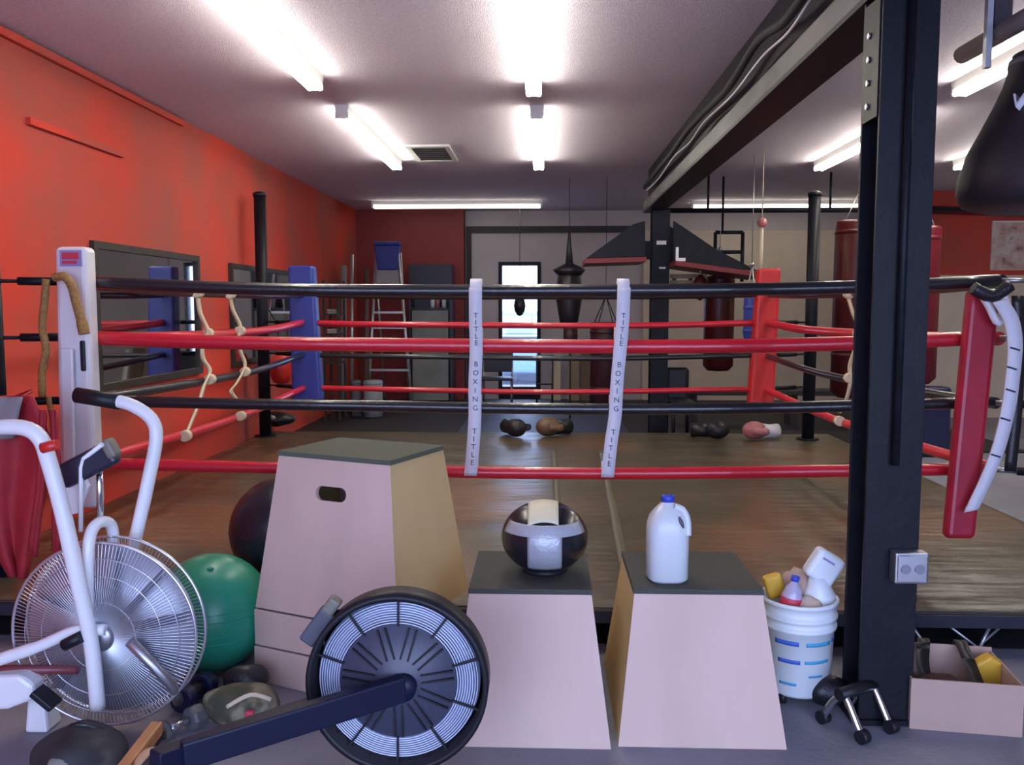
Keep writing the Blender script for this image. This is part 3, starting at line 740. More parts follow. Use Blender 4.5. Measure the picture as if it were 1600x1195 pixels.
# cardboard box at the right
c0, c1 = aZ(1421, 1138, 0), aZ(1597, 1152, 0)
rz = math.atan2(c1.y - c0.y, c1.x - c0.x); Wd = (c1 - c0).length; Dp = .32; H = .185
t = thing('cardboard_box', ((c0.x + c1.x) / 2, (c0.y + c1.y) / 2 + Dp / 2, 0), 'open cardboard box on the floor right of the front column', 'carton')
R = rotz(rz)
def PB(u, v_, z): k = R @ Vector((u, v_, 0)); return Vector((c0.x + k.x, c0.y + k.y, z))
for nm, u0, u1, v0, v1, z0, z1 in (('front_panel', 0, Wd, 0, .006, 0.004, H), ('back_panel', 0, Wd, Dp - .006, Dp, 0.004, H + .015), ('side_panel', 0, .006, .006, Dp - .006, 0.004, H), ('side_panel', Wd - .006, Wd, .006, Dp - .006, 0.004, H), ('bottom_panel', 0, Wd, 0, Dp, 0, .004)):
    MB().hexa([PB(u0, v0, z0), PB(u1, v0, z0), PB(u1, v1, z0), PB(u0, v1, z0)], [PB(u0, v0, z1), PB(u1, v0, z1), PB(u1, v1, z1), PB(u0, v1, z1)]).build(nm, CARD, t)
def strapbox(us, label):
    tag(MB().strip(smooth_path([PB(u, v_, z) for u, v_, z in us], 5), tuple(R @ Vector((.045, 0, 0))), (0, .006, .003)).build('black_strap', BLACKLEATHER), label, 'strap', 'straps in the cardboard box')
strapbox(((.10, .05, .06), (.09, .18, .15), (.115, .28, .205), (.125, .317, .218), (.13, .342, .19), (.13, .35, .10)), 'black strap over the back of the cardboard box, left one')
strapbox(((.27, .05, .08), (.26, .18, .16), (.255, .28, .21), (.258, .317, .220), (.26, .342, .19), (.26, .35, .10)), 'black strap over the back of the cardboard box beside the yellow case')
t = thing('yellow_case', PB(.32, .2, .02), 'yellow plastic case standing in the cardboard box', 'case')
MB().poly([PB(.28, .20, .012), PB(.385, .20, .012), PB(.385, .20, .175), PB(.33, .20, .205), PB(.28, .20, .17)], R @ Vector((0, .06, 0))).build('case_shell', YELLOW, t, bevel=.008)
t = thing('dark_pouch', PB(.15, .17, .01), 'dark maroon gear heaped in the cardboard box', 'gear')
m_ = MB(); m_.ball(PB(.14, .15, .075), (.11, .10, .065), 18, 12)
m_.v = [v_ + Vector((0, 0, .015 * noise.noise(v_ * 18))) for v_ in m_.v]
m_.build('pouch_body', mat('dark_maroon_cloth', (.05, .012, .012), .8), t)

# exercise balls
gc = Vector((-1.375, 3.465, 0))
t = thing('exercise_ball', (gc.x, gc.y, 0), 'green inflated exercise ball behind the fan bike', 'ball', 'exercise balls')
gr = .24
MB().ball((gc.x, gc.y, gr), gr, 48, 32).build('skin', GREENBALL, t)
for k in (-2, -1, 1, 2):
    z = .03 * k; rr = math.sqrt(gr * gr - z * z)
    MB().tube([(gc.x + rr * math.cos(j * PI / 24), gc.y + rr * math.sin(j * PI / 24), gr + z) for j in range(48)], .0022, 6, closed=True).build('moulded_ridge', GREENBALL, t)
MB().lathe([(.014, 0), (.014, .004), (.008, .006)], (gc.x + .04, gc.y - .10, gr + math.sqrt(gr ** 2 - .04 ** 2 - .1 ** 2) - .002), 12).build('valve_plug', GREENBALL, t)
kc = aY(444, 830, 3.98)
t = thing('exercise_ball', (kc.x, 3.98, ZP + .01), 'black exercise ball on the ring apron behind the largest jump box', 'ball', 'exercise balls')
MB().ball((kc.x, 3.98, ZP + .256), .25, 40, 26).build('skin', mat('black_ball_vinyl', (.014, .016, .024), .3), t)
MB().tube([(kc.x + .25 * math.cos(j * PI / 24), 3.98 + .25 * math.sin(j * PI / 24), ZP + .256) for j in range(48)], .002, 6, closed=True).build('moulded_ridge', BLACK, t)

# ------------------------------------------------------------------ fan bike
BY = 2.90
hub = aY(172, 984, BY)
bike = thing('fan_bike', (hub.x, BY, 0), 'white fan bike with silver wire wheel cage at the left', 'exercise bike')
def B(x, y, d=2.78): return aY(x, y, d + .12)
FR = .322
RX90 = Matrix.Rotation(PI / 2, 3, 'X')
whl = MB()
for dy in (-.055, .055):
    whl.tube([(hub.x + FR * math.cos(j * PI / 40), BY + dy * .75, hub.z + FR * math.sin(j * PI / 40)) for j in range(80)], .0055, 8, closed=True)
whl.build('cage_rim', SILVERWIRE, bike)
wires = MB()
NW = 150
for dy in (-.055, .055):
    for j in range(NW):
        a_ = 2 * PI * j / NW; cs, sn = math.cos(a_), math.sin(a_)
        wires.tube([(hub.x + .045 * cs, BY + dy * 1.25, hub.z + .045 * sn), (hub.x + FR * .55 * cs, BY + dy * 1.15, hub.z + FR * .55 * sn), (hub.x + FR * cs, BY + dy * .75, hub.z + FR * sn)], .0016, 4, cap=False)
    for rr in (.12, .21, .27):
        wires.tube([(hub.x + rr * math.cos(j * PI / 30), BY + dy * (1.25 - .25 * rr / FR), hub.z + rr * math.sin(j * PI / 30)) for j in range(60)], .002, 4, closed=True)
wo = wires.build('cage_wire', SILVERWIRE, bike, fix=False); wo['kind'] = 'stuff'
MB().lathe([(.0, -.085), (.04, -.085), (.05, -.07), (.05, .07), (.04, .085), (0, .085)], hub, 24, RX90).build('hub_cap', STEEL, bike)
FANB = mat('fan_blade_metal', (.34, .37, .46), .35, .7)
for j in range(10):
    a_ = 2 * PI * j / 10 + .2
    Rb = Matrix.Rotation(-a_, 3, 'Y')
    MB().box(hub + Rb @ Vector((.175, 0, 0)), (.23, .075, .003), Rb @ Matrix.Rotation(.45, 3, 'X')).build('fan_blade', FANB, bike)
MB().lathe([(.045, -.004), (FR * .93, -.003), (FR * .93, .003), (.045, .004)], hub + Vector((0, .02, 0)), 48, RX90).build('fan_disc', mat('fan_disc_metal', (.50, .52, .62), .42, .6), bike)
# arms
arm = MB().tube(smooth_path([B(-60, 668, 2.62), B(-20, 668, 2.62), B(35, 668, 2.62), B(62, 684, 2.62), B(76, 720, 2.63), B(98, 800, 2.64), B(122, 910, 2.65), B(140, 990, 2.66), B(148, 1050, 2.66), B(153, 1107, 2.66)], 4), [.026] * 25 + [.025] * 12, 12).build('swing_arm', WHITEPAINT, bike)  # arm
MB().tube(smooth_path([B(-140, 668, 2.62), B(-60, 668, 2.62)], 3), .030, 12).build('hand_grip', BLACK, arm)
arm = MB().tube(smooth_path([B(182, 626, 2.96), B(208, 634, 2.96), B(236, 654, 2.96), B(244, 684, 2.95), B(232, 750, 2.94), B(214, 830, 2.93), B(196, 900, 2.92), B(182, 970, 2.91), B(178, 1050, 2.91)], 4), .024, 12).build('swing_arm', WHITEPAINT, bike)  # arm
MB().tube([B(120, 617, 2.98), B(186, 628, 2.96)], .029, 12).build('hand_grip', BLACK, arm)
MB().tube([B(66, 700, 2.6), B(90, 694, 2.6)], .018, 10).build('pinch_bolt', REDVINYL, bike)
# uprights carrying the wheel
MB().tube(smooth_path([B(137, 990, 2.70), B(137, 930, 2.70), B(138, 860, 2.70), B(144, 828, 2.73), B(160, 815, 2.78), B(176, 828, 2.83), B(178, 900, 2.86), B(178, 985, 2.86)], 5), .020, 12).build('wheel_fork', WHITEPAINT, bike)
MB().tube([B(126, 830, 2.72), B(127, 730, 2.72), B(131, 716, 2.72), B(160, 694, 2.70)], .008, 8).build('console_stay', WHITEPAINT, bike)
MB().tube([B(157, 815, 2.78), B(155, 720, 2.78)], .012, 8).build('console_post', CHROME, bike)
MB().tube(smooth_path([B(-60, 1052, 2.68), B(0, 1030, 2.68), B(60, 1010, 2.68), B(120, 985, 2.68), B(165, 984, 2.69)], 4), [.022] * 8 + [.020] * 9, 12).build('main_tube', WHITEPAINT, bike)
MB().tube([B(100, 1008, 2.64), B(128, 994, 2.64)], .020, 10).build('crank_clamp', BLACK, bike)
MB().tube([B(-50, 1046, 2.70), B(122, 1046, 2.72)], .016, 10).build('lower_bar', mat('red_brown_paint', (.18, .04, .05), .4), bike)
Rc = Matrix.Rotation(-.47, 3, 'Y')
cc = B(138, 725, 2.74)
MB().box(cc, (.205, .05, .085), Rc).build('console', mat('navy_black_plastic', (.012, .014, .035), .35), bike, bevel=.012); con = bpy.data.objects['console']
MB().box(cc + Rc @ Vector((.10, -.005, .012)), (.035, .055, .07), Rc).build('console_end', mat('olive_grey_plastic', (.16, .15, .12), .5), con, bevel=.012)
m_ = MB().poly([B(84, 765, 2.76), B(132, 748, 2.76), B(138, 760, 2.76), B(122, 802, 2.76), B(108, 805, 2.76), B(88, 793, 2.76)], (0, .02, 0)); m_.build('console_bracket', WHITEPAINT, bike, bevel=.004)
# chain guard, foot, wheels
m_ = MB().poly([B(-90, 1062, 2.64), B(30, 1056, 2.64), B(52, 1072, 2.64), B(50, 1095, 2.64), B(10, 1110, 2.64), B(-90, 1112, 2.64)], (0, .08, 0)); m_.build('chain_guard', WHITEPAINT, bike, bevel=.015)
f0 = aZ(56, 1146, 0)
MB().hexa([(f0.x - .042, f0.y, 0.0), (f0.x + .042, f0.y, 0.0), (f0.x + .042, f0.y + .1, 0.0), (f0.x - .042, f0.y + .1, 0.0)], [(f0.x - .026, f0.y + .01, .175), (f0.x + .024, f0.y + .01, .175), (f0.x + .024, f0.y + .09, .175), (f0.x - .026, f0.y + .09, .175)]).build('foot_block', WHITEPAINT, bike, bevel=.012)
MB().box(B(72, 1090, 2.60), (.085, .07, .022), Matrix.Rotation(.7, 3, 'Y')).build('pedal', BLACK, bike, bevel=.005)
wa, wb_ = aZ(287, 1092, .052), aZ(318, 1070, .052)
MB().tube([B(203, 1002, 2.66), B(240, 1040, 2.69), aY(268, 1069, 2.79), wa + Vector((0, -.045, .012))], .019, 10).build('front_stay', STEEL, bike)
MB().tube([wa, wb_ + (wb_ - wa) * .3], .028, 12).build('front_stabilizer', BLACK, bike)
ax = (wb_ - wa).normalized().to_track_quat('Z', 'Y').to_matrix()
for c_ in (wa, wb_):
    MB().lathe([(.0, -.022), (.044, -.022), (.050, -.014), (.050, .022), (0, .022)], c_, 24, ax, smooth=False).build('transport_wheel', mat('navy_rubber', (.008, .012, .05), .35), bike)

# ------------------------------------------------------------------ rowing machine
RY = 2.40
fc = aY(625, 1057, RY)
row = thing('rowing_machine', (fc.x, RY, 0), 'black rowing machine with a caged flywheel in the foreground', 'rowing machine')
px = (aY(765, 1057, RY) - fc).x           # outer radius
RO = px
def ringy(rr, dy, rt, n=64): return [(fc.x + rr * math.cos(2 * PI * j / n), RY + dy, fc.z + rr * math.sin(2 * PI * j / n)) for j in range(n)]
MB().lathe([(RO - .016, -.03), (RO, -.03), (RO, .06), (RO - .016, .06), (RO - .016, -.03)], fc, 64, RX90).build('outer_hoop', BLACK, row)
lou = MB()
for i in range(9):
    lou.tube(ringy(RO * (.66 + .027 * i), -.030 + .001 * i, 0, 56), .0022, 5, closed=True)
lo = lou.build('guard_wire', mat('pale_blue_wire', (.55, .60, .78), .35, .3), row, fix=False); lo['kind'] = 'stuff'
MB().lathe([(RO * .62, .0), (RO * .90, .0), (RO * .90, .006), (RO * .62, .006), (RO * .62, .0)], fc + Vector((0, .0, 0)), 64, RX90).build('perforated_screen', mat('pale_screen', (.30, .34, .52), .45, .3), row)
DISC = mat('charcoal_plastic', (.05, .052, .085), .42)
MB().lathe([(0, .045), (RO * .20, .045), (RO * .24, .038), (RO * .64, .03), (RO * .655, .02), (RO * .655, -.02), (0, -.02)], fc, 64, RX90).build('flywheel_cover', DISC, row)
fly = bpy.data.objects['flywheel_cover']
for j in range(11):
    a_ = 2 * PI * j / 11 + .15
    Rb = Matrix.Rotation(-a_, 3, 'Y')
    for off in (-.011, .011):
        MB().box(fc + Rb @ Vector((RO * .44, -.036, off)), (RO * .36, .010, .005), Rb).build('cover_rib', BLACK, fly)
for j in range(10):
    a_ = 2 * PI * j / 10 + .30
    Rb = Matrix.Rotation(-a_, 3, 'Y')
    MB().box(fc + Rb @ Vector((RO * .80, -.034, 0)), (RO * .34, .008, .006), Rb).build('guard_spoke', BLACK, row)
for j in range(26):
    a_ = 2 * PI * j / 26
    Rb = Matrix.Rotation(-a_, 3, 'Y')
    MB().box(fc + Rb @ Vector((RO * .955, -.02, 0)), (RO * .06, .006, .004), Rb).build('edge_tab', BLACK, row)
# arm and monorail running to the lower left, towards the camera
e0 = fc + Vector((.02, -.06, -.005)); e1 = aY(285, 1180, 2.02)
def beamq(p, q, hw, hh):
    d = (q - p).normalized(); sx = d.cross(Vector((0, 0, 1))).normalized(); u = sx.cross(d).normalized()
    f4 = lambda c_: [c_ - sx * hw - u * hh, c_ + sx * hw - u * hh, c_ + sx * hw + u * hh, c_ - sx * hw + u * hh]
    return MB().hexa(f4(p), f4(q))
RAIL = mat('navy_black_metal', (.008, .010, .030), .4, spec=.25)
beamq(e0, e1, .02, .037).build('chain_arm', RAIL, row, bevel=.006)
MB().lathe([(0, .075), (.036, .075), (.036, .03), (0, .03)], fc + Vector((.02, 0, -.005)), 20, RX90).build('axle_boss', RAIL, row)
r0, r1 = aY(500, 1102, RY - .02), aY(240, 1192, 1.98)
beamq(r0, r1, .025, .028).build('monorail', RAIL, row, bevel=.006)
ff = r1 + Vector((-.03, -.02, 0))
MB().hexa([(ff.x - .03, ff.y - .22, 0), (ff.x + .03, ff.y - .22, 0), (ff.x + .03, ff.y + .2, 0), (ff.x - .03, ff.y + .2, 0)], [(ff.x - .02, ff.y - .2, max(ff.z - .02, .05)), (ff.x + .02, ff.y - .2, max(ff.z - .02, .05)), (ff.x + .02, ff.y + .18, max(ff.z - .02, .05)), (ff.x - .02, ff.y + .18, max(ff.z - .02, .05))]).build('rear_foot', BLACK, row, bevel=.01)
MB().hexa([(fc.x - .05, RY - .10, 0), (fc.x + .10, RY - .10, 0), (fc.x + .10, RY + .16, 0), (fc.x - .05, RY + .16, 0)], [(fc.x + .0, RY + .0, fc.z - RO + .02), (fc.x + .06, RY + .0, fc.z - RO + .02), (fc.x + .06, RY + .06, fc.z - RO + .02), (fc.x + .0, RY + .06, fc.z - RO + .02)]).build('front_foot', BLACK, row, bevel=.01)
mc = aY(497, 978, RY + .01)
Rm = Matrix.Rotation(-.95, 3, 'Y')
MB().box(mc, (.115, .04, .05), Rm).build('monitor_arm', mat('slate_plastic', (.07, .075, .10), .5), row, bevel=.008)
MB().box(mc + Vector((.042, 0, .062)), (.05, .045, .038), Rm).build('monitor_end', mat('olive_grey_plastic', (.16, .15, .12), .5), row, bevel=.008)
MB().tube([mc + Vector((-.0, .01, -.03)), fc + Vector((-RO * .8, .02, RO * .25))], .01, 8).build('monitor_bracket', BLACK, row)
MB().tube([mc + Vector((.02, .01, .02)), fc + Vector((-RO * .55, .02, RO * .75))], .01, 8).build('monitor_bracket', BLACK, row)

# ------------------------------------------------------------------ clutter at the lower left
def lump(name, c, rad, m, label, cat, amp=.02, sc=9, rz=0, extra=None):
    t = thing(name, (c[0], c[1], 0), label, cat)
    mb = MB(); mb.ball(c, rad, 28, 18, rotz(rz))
    mb.v = [v_ + Vector((noise.noise(v_ * sc), noise.noise(v_ * sc + Vector((7, 1, 0))), noise.noise(v_ * sc + Vector((0, 9, 3))))) * amp for v_ in mb.v]
    for v_ in mb.v: v_.z = max(v_.z, .002)
    mb.build('body', m, t)
    return t
def mottled(name, cols, sc):
    m = bpy.data.materials.new(name); m.use_nodes = True; nt = m.node_tree; b_ = nt.nodes['Principled BSDF']; b_.inputs['Roughness'].default_value = .7
    tc = nt.nodes.new('ShaderNodeTexCoord'); n_ = nt.nodes.new('ShaderNodeTexNoise'); n_.inputs['Scale'].default_value = sc; n_.inputs['Detail'].default_value = 3
    r_ = nt.nodes.new('ShaderNodeValToRGB'); r_.color_ramp.interpolation = 'EASE'
    while len(r_.color_ramp.elements) < len(cols): r_.color_ramp.elements.new(.5)
    for i, c_ in enumerate(cols):
        r_.color_ramp.elements[i].position = .3 + .4 * i / max(1, len(cols) - 1); r_.color_ramp.elements[i].color = (*c_, 1)
    nt.links.new(tc.outputs['Object'], n_.inputs['Vector']); nt.links.new(n_.outputs['Fac'], r_.inputs[0]); nt.links.new(r_.outputs[0], b_.inputs['Base Color'])
    return m
q = aZ(150, 1165, .04); q.y -= .12; q.x += .03
lb = lump('gym_bag', (q.x, q.y - .04, .085), (.15, .11, .10), mottled('dark_grey_cloth', [(.014, .014, .018), (.03, .03, .034), (.10, .095, .085)], 7), 'slumped dark grey gym bag under the fan bike', 'bag', .025, 8)
for dx, dy, dz in ((.0, -.10, .10), (-.06, -.09, .06)):
    MB().ball((q.x + dx, q.y - .04 + dy, dz + .02), (.04, .025, .024), 12, 8).build('pale_patch', mat('pale_grey_cloth', (.22, .21, .18), .7), lb)
MB().tube(smooth_path([(q.x - .1, q.y, .12), (q.x, q.y - .03, .19), (q.x + .1, q.y + .02, .13)], 5), .010, 8).build('carry_strap', BLACKLEATHER, lb)
q = aZ(374, 1122, .05)
lb = lump('camouflage_bag', (q.x, q.y + .05, .075), (.145, .11, .075), mottled('camouflage_cloth', [(.03, .045, .02), (.06, .06, .035), (.22, .20, .13), (.04, .03, .025)], 8), 'mottled olive bag on the floor between bike and rower', 'bag', .03, 8)
MB().box((q.x + .06, q.y - .065, .095), (.03, .02, .03)).build('red_tag', REDINK, lb, bevel=.006)
MB().tube(smooth_path([(q.x - .02, q.y - .06, .12), (q.x + .06, q.y - .05, .16), (q.x + .12, q.y - .02, .13)], 5), .008, 8).build('pale_strap', CREAMWEB, lb)
q = aZ(378, 1062, .10)
t = lump('dark_shoe', (q.x, q.y + .06, .07), (.09, .06, .065), BLACKLEATHER, 'dark shoe behind the mottled bag beside the slabs', 'shoe', .012, 12)
MB().bb(q.x - .09, q.x + .09, q.y + .01, q.y + .11, .002, .018).build('sole', mat('grey_sole', (.14, .14, .15), .6), t, bevel=.005)
a_, b_ = aY(195, 1200, 2.12), aY(246, 1136, 2.42)
t = thing('wooden_handle', (a_.x, a_.y, 0), 'orange wooden handle leaning at the lower left corner', 'handle')
beamq(a_ + Vector((-.03, -.06, -.05)), b_, .018, .020).build('handle_shaft', WOOD, t, bevel=.006)
MB().tube([(b_.x + .03, b_.y + .03, 0.0), (b_.x + .005, b_.y, b_.z - .01)], .018, 10).build('support_leg', BLACK, t)
q = aY(233, 1185, 2.2)
MB().ball((q.x, q.y, max(q.z - .01, .035)), (.036, .05, .034), 16, 10).build('knob', mat('pale_wood', (.55, .36, .20), .5), t)
q = aZ(278, 1135, .04)
t = thing('dumbbell', (q.x, q.y, 0), 'small grey dumbbell on the floor under the bike wheel', 'dumbbell')
dv = Vector((.5, .85, 0)).normalized()
for s in (-1, 1):
    cpt = Vector((q.x, q.y, .045)) + dv * .075 * s
    MB().lathe([(0, -.03), (.038, -.03), (.043, -.02), (.043, .02), (.038, .03), (0, .03)], cpt, 8, dv.to_track_quat('Z', 'Y').to_matrix(), smooth=False).build('weight', mat('grey_iron', (.09, .09, .095), .5), t)
MB().tube([Vector((q.x, q.y, .045)) - dv * .06, Vector((q.x, q.y, .045)) + dv * .06], .014, 10).build('bar', CHROME, t)

# red jacket and straps hanging at the far left
t = thing('red_jacket', aY(40, 880, 3.55), 'red and grey jacket hanging at the left edge below the ropes', 'jacket')
def drape(pl, pr, d0, n, m, name, amp=.02):
    vs_, fs = [], []; K = 14
    for i in range(n + 1):
        u = i / n
        def lerp(pp):
            x_ = u * (len(pp) - 1); k = min(int(x_), len(pp) - 2); f_ = x_ - k
            return pp[k][0] * (1 - f_) + pp[k + 1][0] * f_, pp[k][1] * (1 - f_) + pp[k + 1][1] * f_
        (xl, yl), (xr, yr) = lerp(pl), lerp(pr)
        for j in range(K + 1):
            s_ = j / K
            p_ = aY(xl + (xr - xl) * s_, yl + (yr - yl) * s_, d0 + amp * math.sin(s_ * 11 + u * 2.5) + .04 * u)
            vs_.append(p_)
    fs = [(i * (K + 1) + j, i * (K + 1) + j + 1, (i + 1) * (K + 1) + j + 1, (i + 1) * (K + 1) + j) for i in range(n) for j in range(K)]
    o = MB().add(vs_, fs, True).build(name, m, t, fix=False)
    o.modifiers.new('thickness', 'SOLIDIFY').thickness = .008
RCLOTH = mat('red_cloth', (.40, .018, .03), .7, var=.25, vscale=8)
drape([(-60, 618), (-60, 720), (-40, 800), (15, 900)], [(52, 618), (86, 690), (70, 780), (40, 905)], 3.5, 16, RCLOTH, 'body_cloth', .025)
drape([(-60, 622), (-60, 690)], [(36, 620), (22, 684)], 3.44, 6, mat('grey_cloth', (.27, .25, .27), .8), 'grey_panel', .012)
drape([(62, 640), (58, 760), (46, 860)], [(74, 640), (68, 760), (56, 870)], 3.46, 10, RCLOTH, 'sleeve_strip', .006)
drape([(78, 640), (84, 740), (84, 860)], [(90, 640), (94, 740), (92, 870)], 3.47, 10, RCLOTH, 'sleeve_strip', .006)
# hooks holding the jacket to the rope: cord up to the third rope
MB().tube(smooth_path([aY(30, 622, 3.5), aY(50, 610, 3.75), Vector((PO['fl'][0] + .05, PO['fl'][1] - .05, 1.05))], 4), .006, 6).build('hanging_loop', RCLOTH, t)

# ================================================================== HANGING BAGS
def chainset(t, top, r, apex, m=CHROME, n=4):
    for k in range(n):
        a2 = 2 * PI * k / n + .5
        MB().tube([top + Vector((r * math.cos(a2), r * math.sin(a2), 0)), apex], .006, 6).build('chain', m, t)
def heavy_bag(x, y, z0, z1, r, zhang, m, label, chain=STEEL):
    t = thing('heavy_bag', (x, y, z0), label, 'punching bag', 'heavy bags'); c = Vector((x, y, 0))
    MB().lathe([(0, z0), (r * .7, z0 + .01), (r, z0 + .07), (r, z1 - .03), (r * .96, z1), (0, z1)], c, 28).build('bag_body', m, t)
    for zz in (z0 + .25 * (z1 - z0), z1 - .12):
        MB().lathe([(r, -.02), (r + .005, -.018), (r + .005, .018), (r, .02)], c + Vector((0, 0, zz)), 28).build('band', m, t)
    ap = Vector((x, y, min(z1 + .32, zhang - .03)))
    chainset(t, c + Vector((0, 0, z1 - .01)), r * .85, ap, chain)
    MB().lathe([(.02, -.02), (.028, 0), (.02, .02)], ap, 12).build('swivel', chain, t)
    MB().tube([ap, (x, y, zhang)], .004, 6).build('hanging_cord', chain, t)
    return t
RAILY, RAILZ = 10.3, 2.62
rl = thing('bag_rail', (3.3, RAILY, RAILZ), 'dark horizontal pipe rail carrying bags behind the ring', 'rail')
MB().tube([(1.38, RAILY, RAILZ), (5.0, RAILY, RAILZ)], .03, 10).build('pipe', BLACKSTEEL, rl)
for x in (1.9, 3.3, 4.8):
    MB().tube([(x, RAILY, RAILZ), (x, RAILY, ZC)], .014, 8).build('hanger', BLACKSTEEL, rl)
hb = aY(1123, 500, RAILY)
heavy_bag(hb.x, RAILY, aY(1123, 580, RAILY).z, aY(1123, 432, RAILY).z, .175, RAILZ, MAROON, 'maroon heavy bag hanging left of the red corner pad')
# open steel bracket above it
f = thing('steel_bracket', (aY(1138, 440, RAILY).x, RAILY + .3, aY(1138, 440, RAILY).z), 'black open rectangular bracket hung above the maroon bag', 'bracket')
p, q = aY(1118, 363, RAILY + .3), aY(1159, 440, RAILY + .3)
for nm, s0, s1 in (('upright', (p.x, p.z), (p.x, q.z)), ('upright', (q.x, p.z), (q.x, q.z)), ('crossbar', (p.x, p.z), (q.x, p.z)), ('crossbar', (p.x, (p.z * .6 + q.z * .4)), (q.x, (p.z * .6 + q.z * .4)))):
    MB().tube([(s0[0], RAILY + .3, s0[1]), (s1[0], RAILY + .3, s1[1])], .022, 8).build(nm, BLACKSTEEL, f)
MB().tube([((p.x + q.x) / 2 - .08, RAILY + .3, p.z), ((p.x + q.x) / 2 - .08, RAILY + .3, ZC)], .014, 8).build('drop_rod', BLACKSTEEL, f)
h1 = aY(1338, 500, 9.2)
heavy_bag(h1.x, 9.2, aY(1338, 622, 9.2).z, aY(1338, 345, 9.2).z, .24, ZC, MAROON, 'large maroon heavy bag half hidden by the front column, left side')
h2 = aY(1432, 500, 9.2)
heavy_bag(h2.x, 9.2, aY(1432, 600, 9.2).z, aY(1432, 355, 9.2).z, .205, ZC, mat('dark_crimson_leather', (.16, .006, .018), .4), 'crimson heavy bag peeping out right of the front column')
hb3 = aY(1173, 500, 9.05)
heavy_bag(hb3.x, 9.05, aY(1173, 535, 9.05).z, aY(1173, 462, 9.05).z, .075, ZC, BLUEVINYL, 'slim dark blue bag hanging behind the red corner pad')
hb4 = aY(946, 540, 10.6)
heavy_bag(hb4.x, 10.6, .25, aY(946, 503, 10.6).z, .19, ZC, mat('dark_maroon_leather', (.035, .006, .010), .5), 'dark maroon heavy bag hanging left of the far column', BLACKSTEEL)
# cream rope with pink swivel above the red pad
p0 = aY(1189, 420, 8.8)
t = thing('hanging_rope', p0, 'cream rope with a pink swivel hanging above the red corner pad', 'rope')
MB().tube([(p0.x, 8.8, p0.z - .1), (p0.x, 8.8, aY(1189, 352, 8.8).z)], .016, 8).build('rope_strand', CREAMWEB, t)
MB().ball((p0.x, 8.8, aY(1189, 348, 8.8).z), (.05, .05, .05), 12, 8).build('swivel', PINKL, t)
MB().tube([(p0.x, 8.8, aY(1189, 345, 8.8).z), (p0.x, 8.8, ZC)], .006, 6).build('cord', CREAMWEB, t)
# speed bag against the glazed door
sp = aY(812, 476, 12.9)
t = thing('speed_bag', sp, 'small dark speed bag hanging in front of the glazed door', 'punching bag')
MB().lathe([(.0, -.17), (.04, -.15), (.075, -.09), (.088, -.02), (.075, .06), (.045, .12), (.02, .15), (0, .155)], sp, 20).build('bladder', BLACKLEATHER, t)
MB().tube([sp + Vector((0, 0, .14)), (sp.x, sp.y, ZC)], .005, 6).build('cord', BLACK, t)
MB().lathe([(.03, 0), (.03, .02)], sp + Vector((0, 0, .15)), 12).build('collar', BLACK, t)
# double-end bag with winged collar
dp = aY(889, 470, 10.6)
zz = lambda y: aY(889, y, 10.6).z
t = thing('double_end_bag', (dp.x, 10.6, .0), 'black tapered bag with wide collar hanging right of the glazed door', 'punching bag')
MB().lathe([(.0, zz(512)), (.10, zz(510)), (.13, zz(490)), (.155, zz(470)), (.155, zz(448)), (.14, zz(428)), (.10, zz(424)), (0, zz(423))], (dp.x, 10.6, 0), 22).build('bag_body', BLACKLEATHER, t)
MB().lathe([(.0, zz(430)), (.15, zz(430)), (.20, zz(422)), (.16, zz(418)), (.05, zz(412)), (.03, zz(385)), (.012, zz(360)), (0, zz(359))], (dp.x, 10.6, 0), 22).build('collar', BLACKLEATHER, t)
MB().tube([(dp.x, 10.6, zz(362)), (dp.x, 10.6, ZC)], .004, 6).build('cord', BLACK, t)
MB().tube([(dp.x + .02, 10.6, zz(540)), (dp.x + .02, 10.6, zz(510))], .09, 10).build('lower_sleeve', mat('dark_maroon_leather', (.035, .006, .010), .5), t)
MB().tube([(dp.x + .02, 10.6, 0), (dp.x + .02, 10.6, zz(540))], .012, 6).build('floor_cord', BLACK, t)

# speed-bag wings on the far column
def wing(pts_top, tip, inner, label, y0, yt):
    t = thing('speed_bag_platform', inner, label, 'platform', 'speed bag platforms')
    P = [aY(x, y, y0) for x, y in pts_top]
    MB().poly(P, (0, .06, 0)).build('gusset', BLACKSTEEL, t)
    MB().poly([q_ + Vector((0, .45, 0)) for q_ in P], (0, .06, 0)).build('gusset', BLACKSTEEL, t)
    a2, b2 = aY(*tip, y0), aY(*inner_px, y0)
    d = (b2 - a2)
    MB().hexa([a2 + Vector((0, -.12, -.05)), b2 + Vector((0, -.12, -.05)), b2 + Vector((0, .66, -.05)), a2 + Vector((0, .66, -.05))], [a2 + Vector((0, -.12, 0)), b2 + Vector((0, -.12, 0)), b2 + Vector((0, .66, 0)), a2 + Vector((0, .66, 0))]).build('rebound_board', mat('dark_red_board', (.16, .012, .012), .5), t)
    xi = b2.x; xc = CX + .06
    MB().bb(min(xi, xc + (.095 if xi > xc else -.095)) - .005, max(xi, xc + (.095 if xi > xc else -.095)) + .005, 9.8, 9.9, b2.z, b2.z + .2).build('mount_arm', BLACKSTEEL, t)
    return t
inner_px = (1008, 402)
wing([(916, 403), (1008, 400), (1008, 345), (990, 350)], (914, 405), aY(1008, 402, 9.55), 'black and red speed bag platform left of the far column', 9.45, .5)
inner_px = (1053, 408)
wr = wing([(1053, 408), (1186, 424), (1120, 390), (1064, 352), (1053, 345)], (1190, 427), aY(1046, 408, 9.55), 'black and red speed bag platform right of the far column', 9.45, .5)
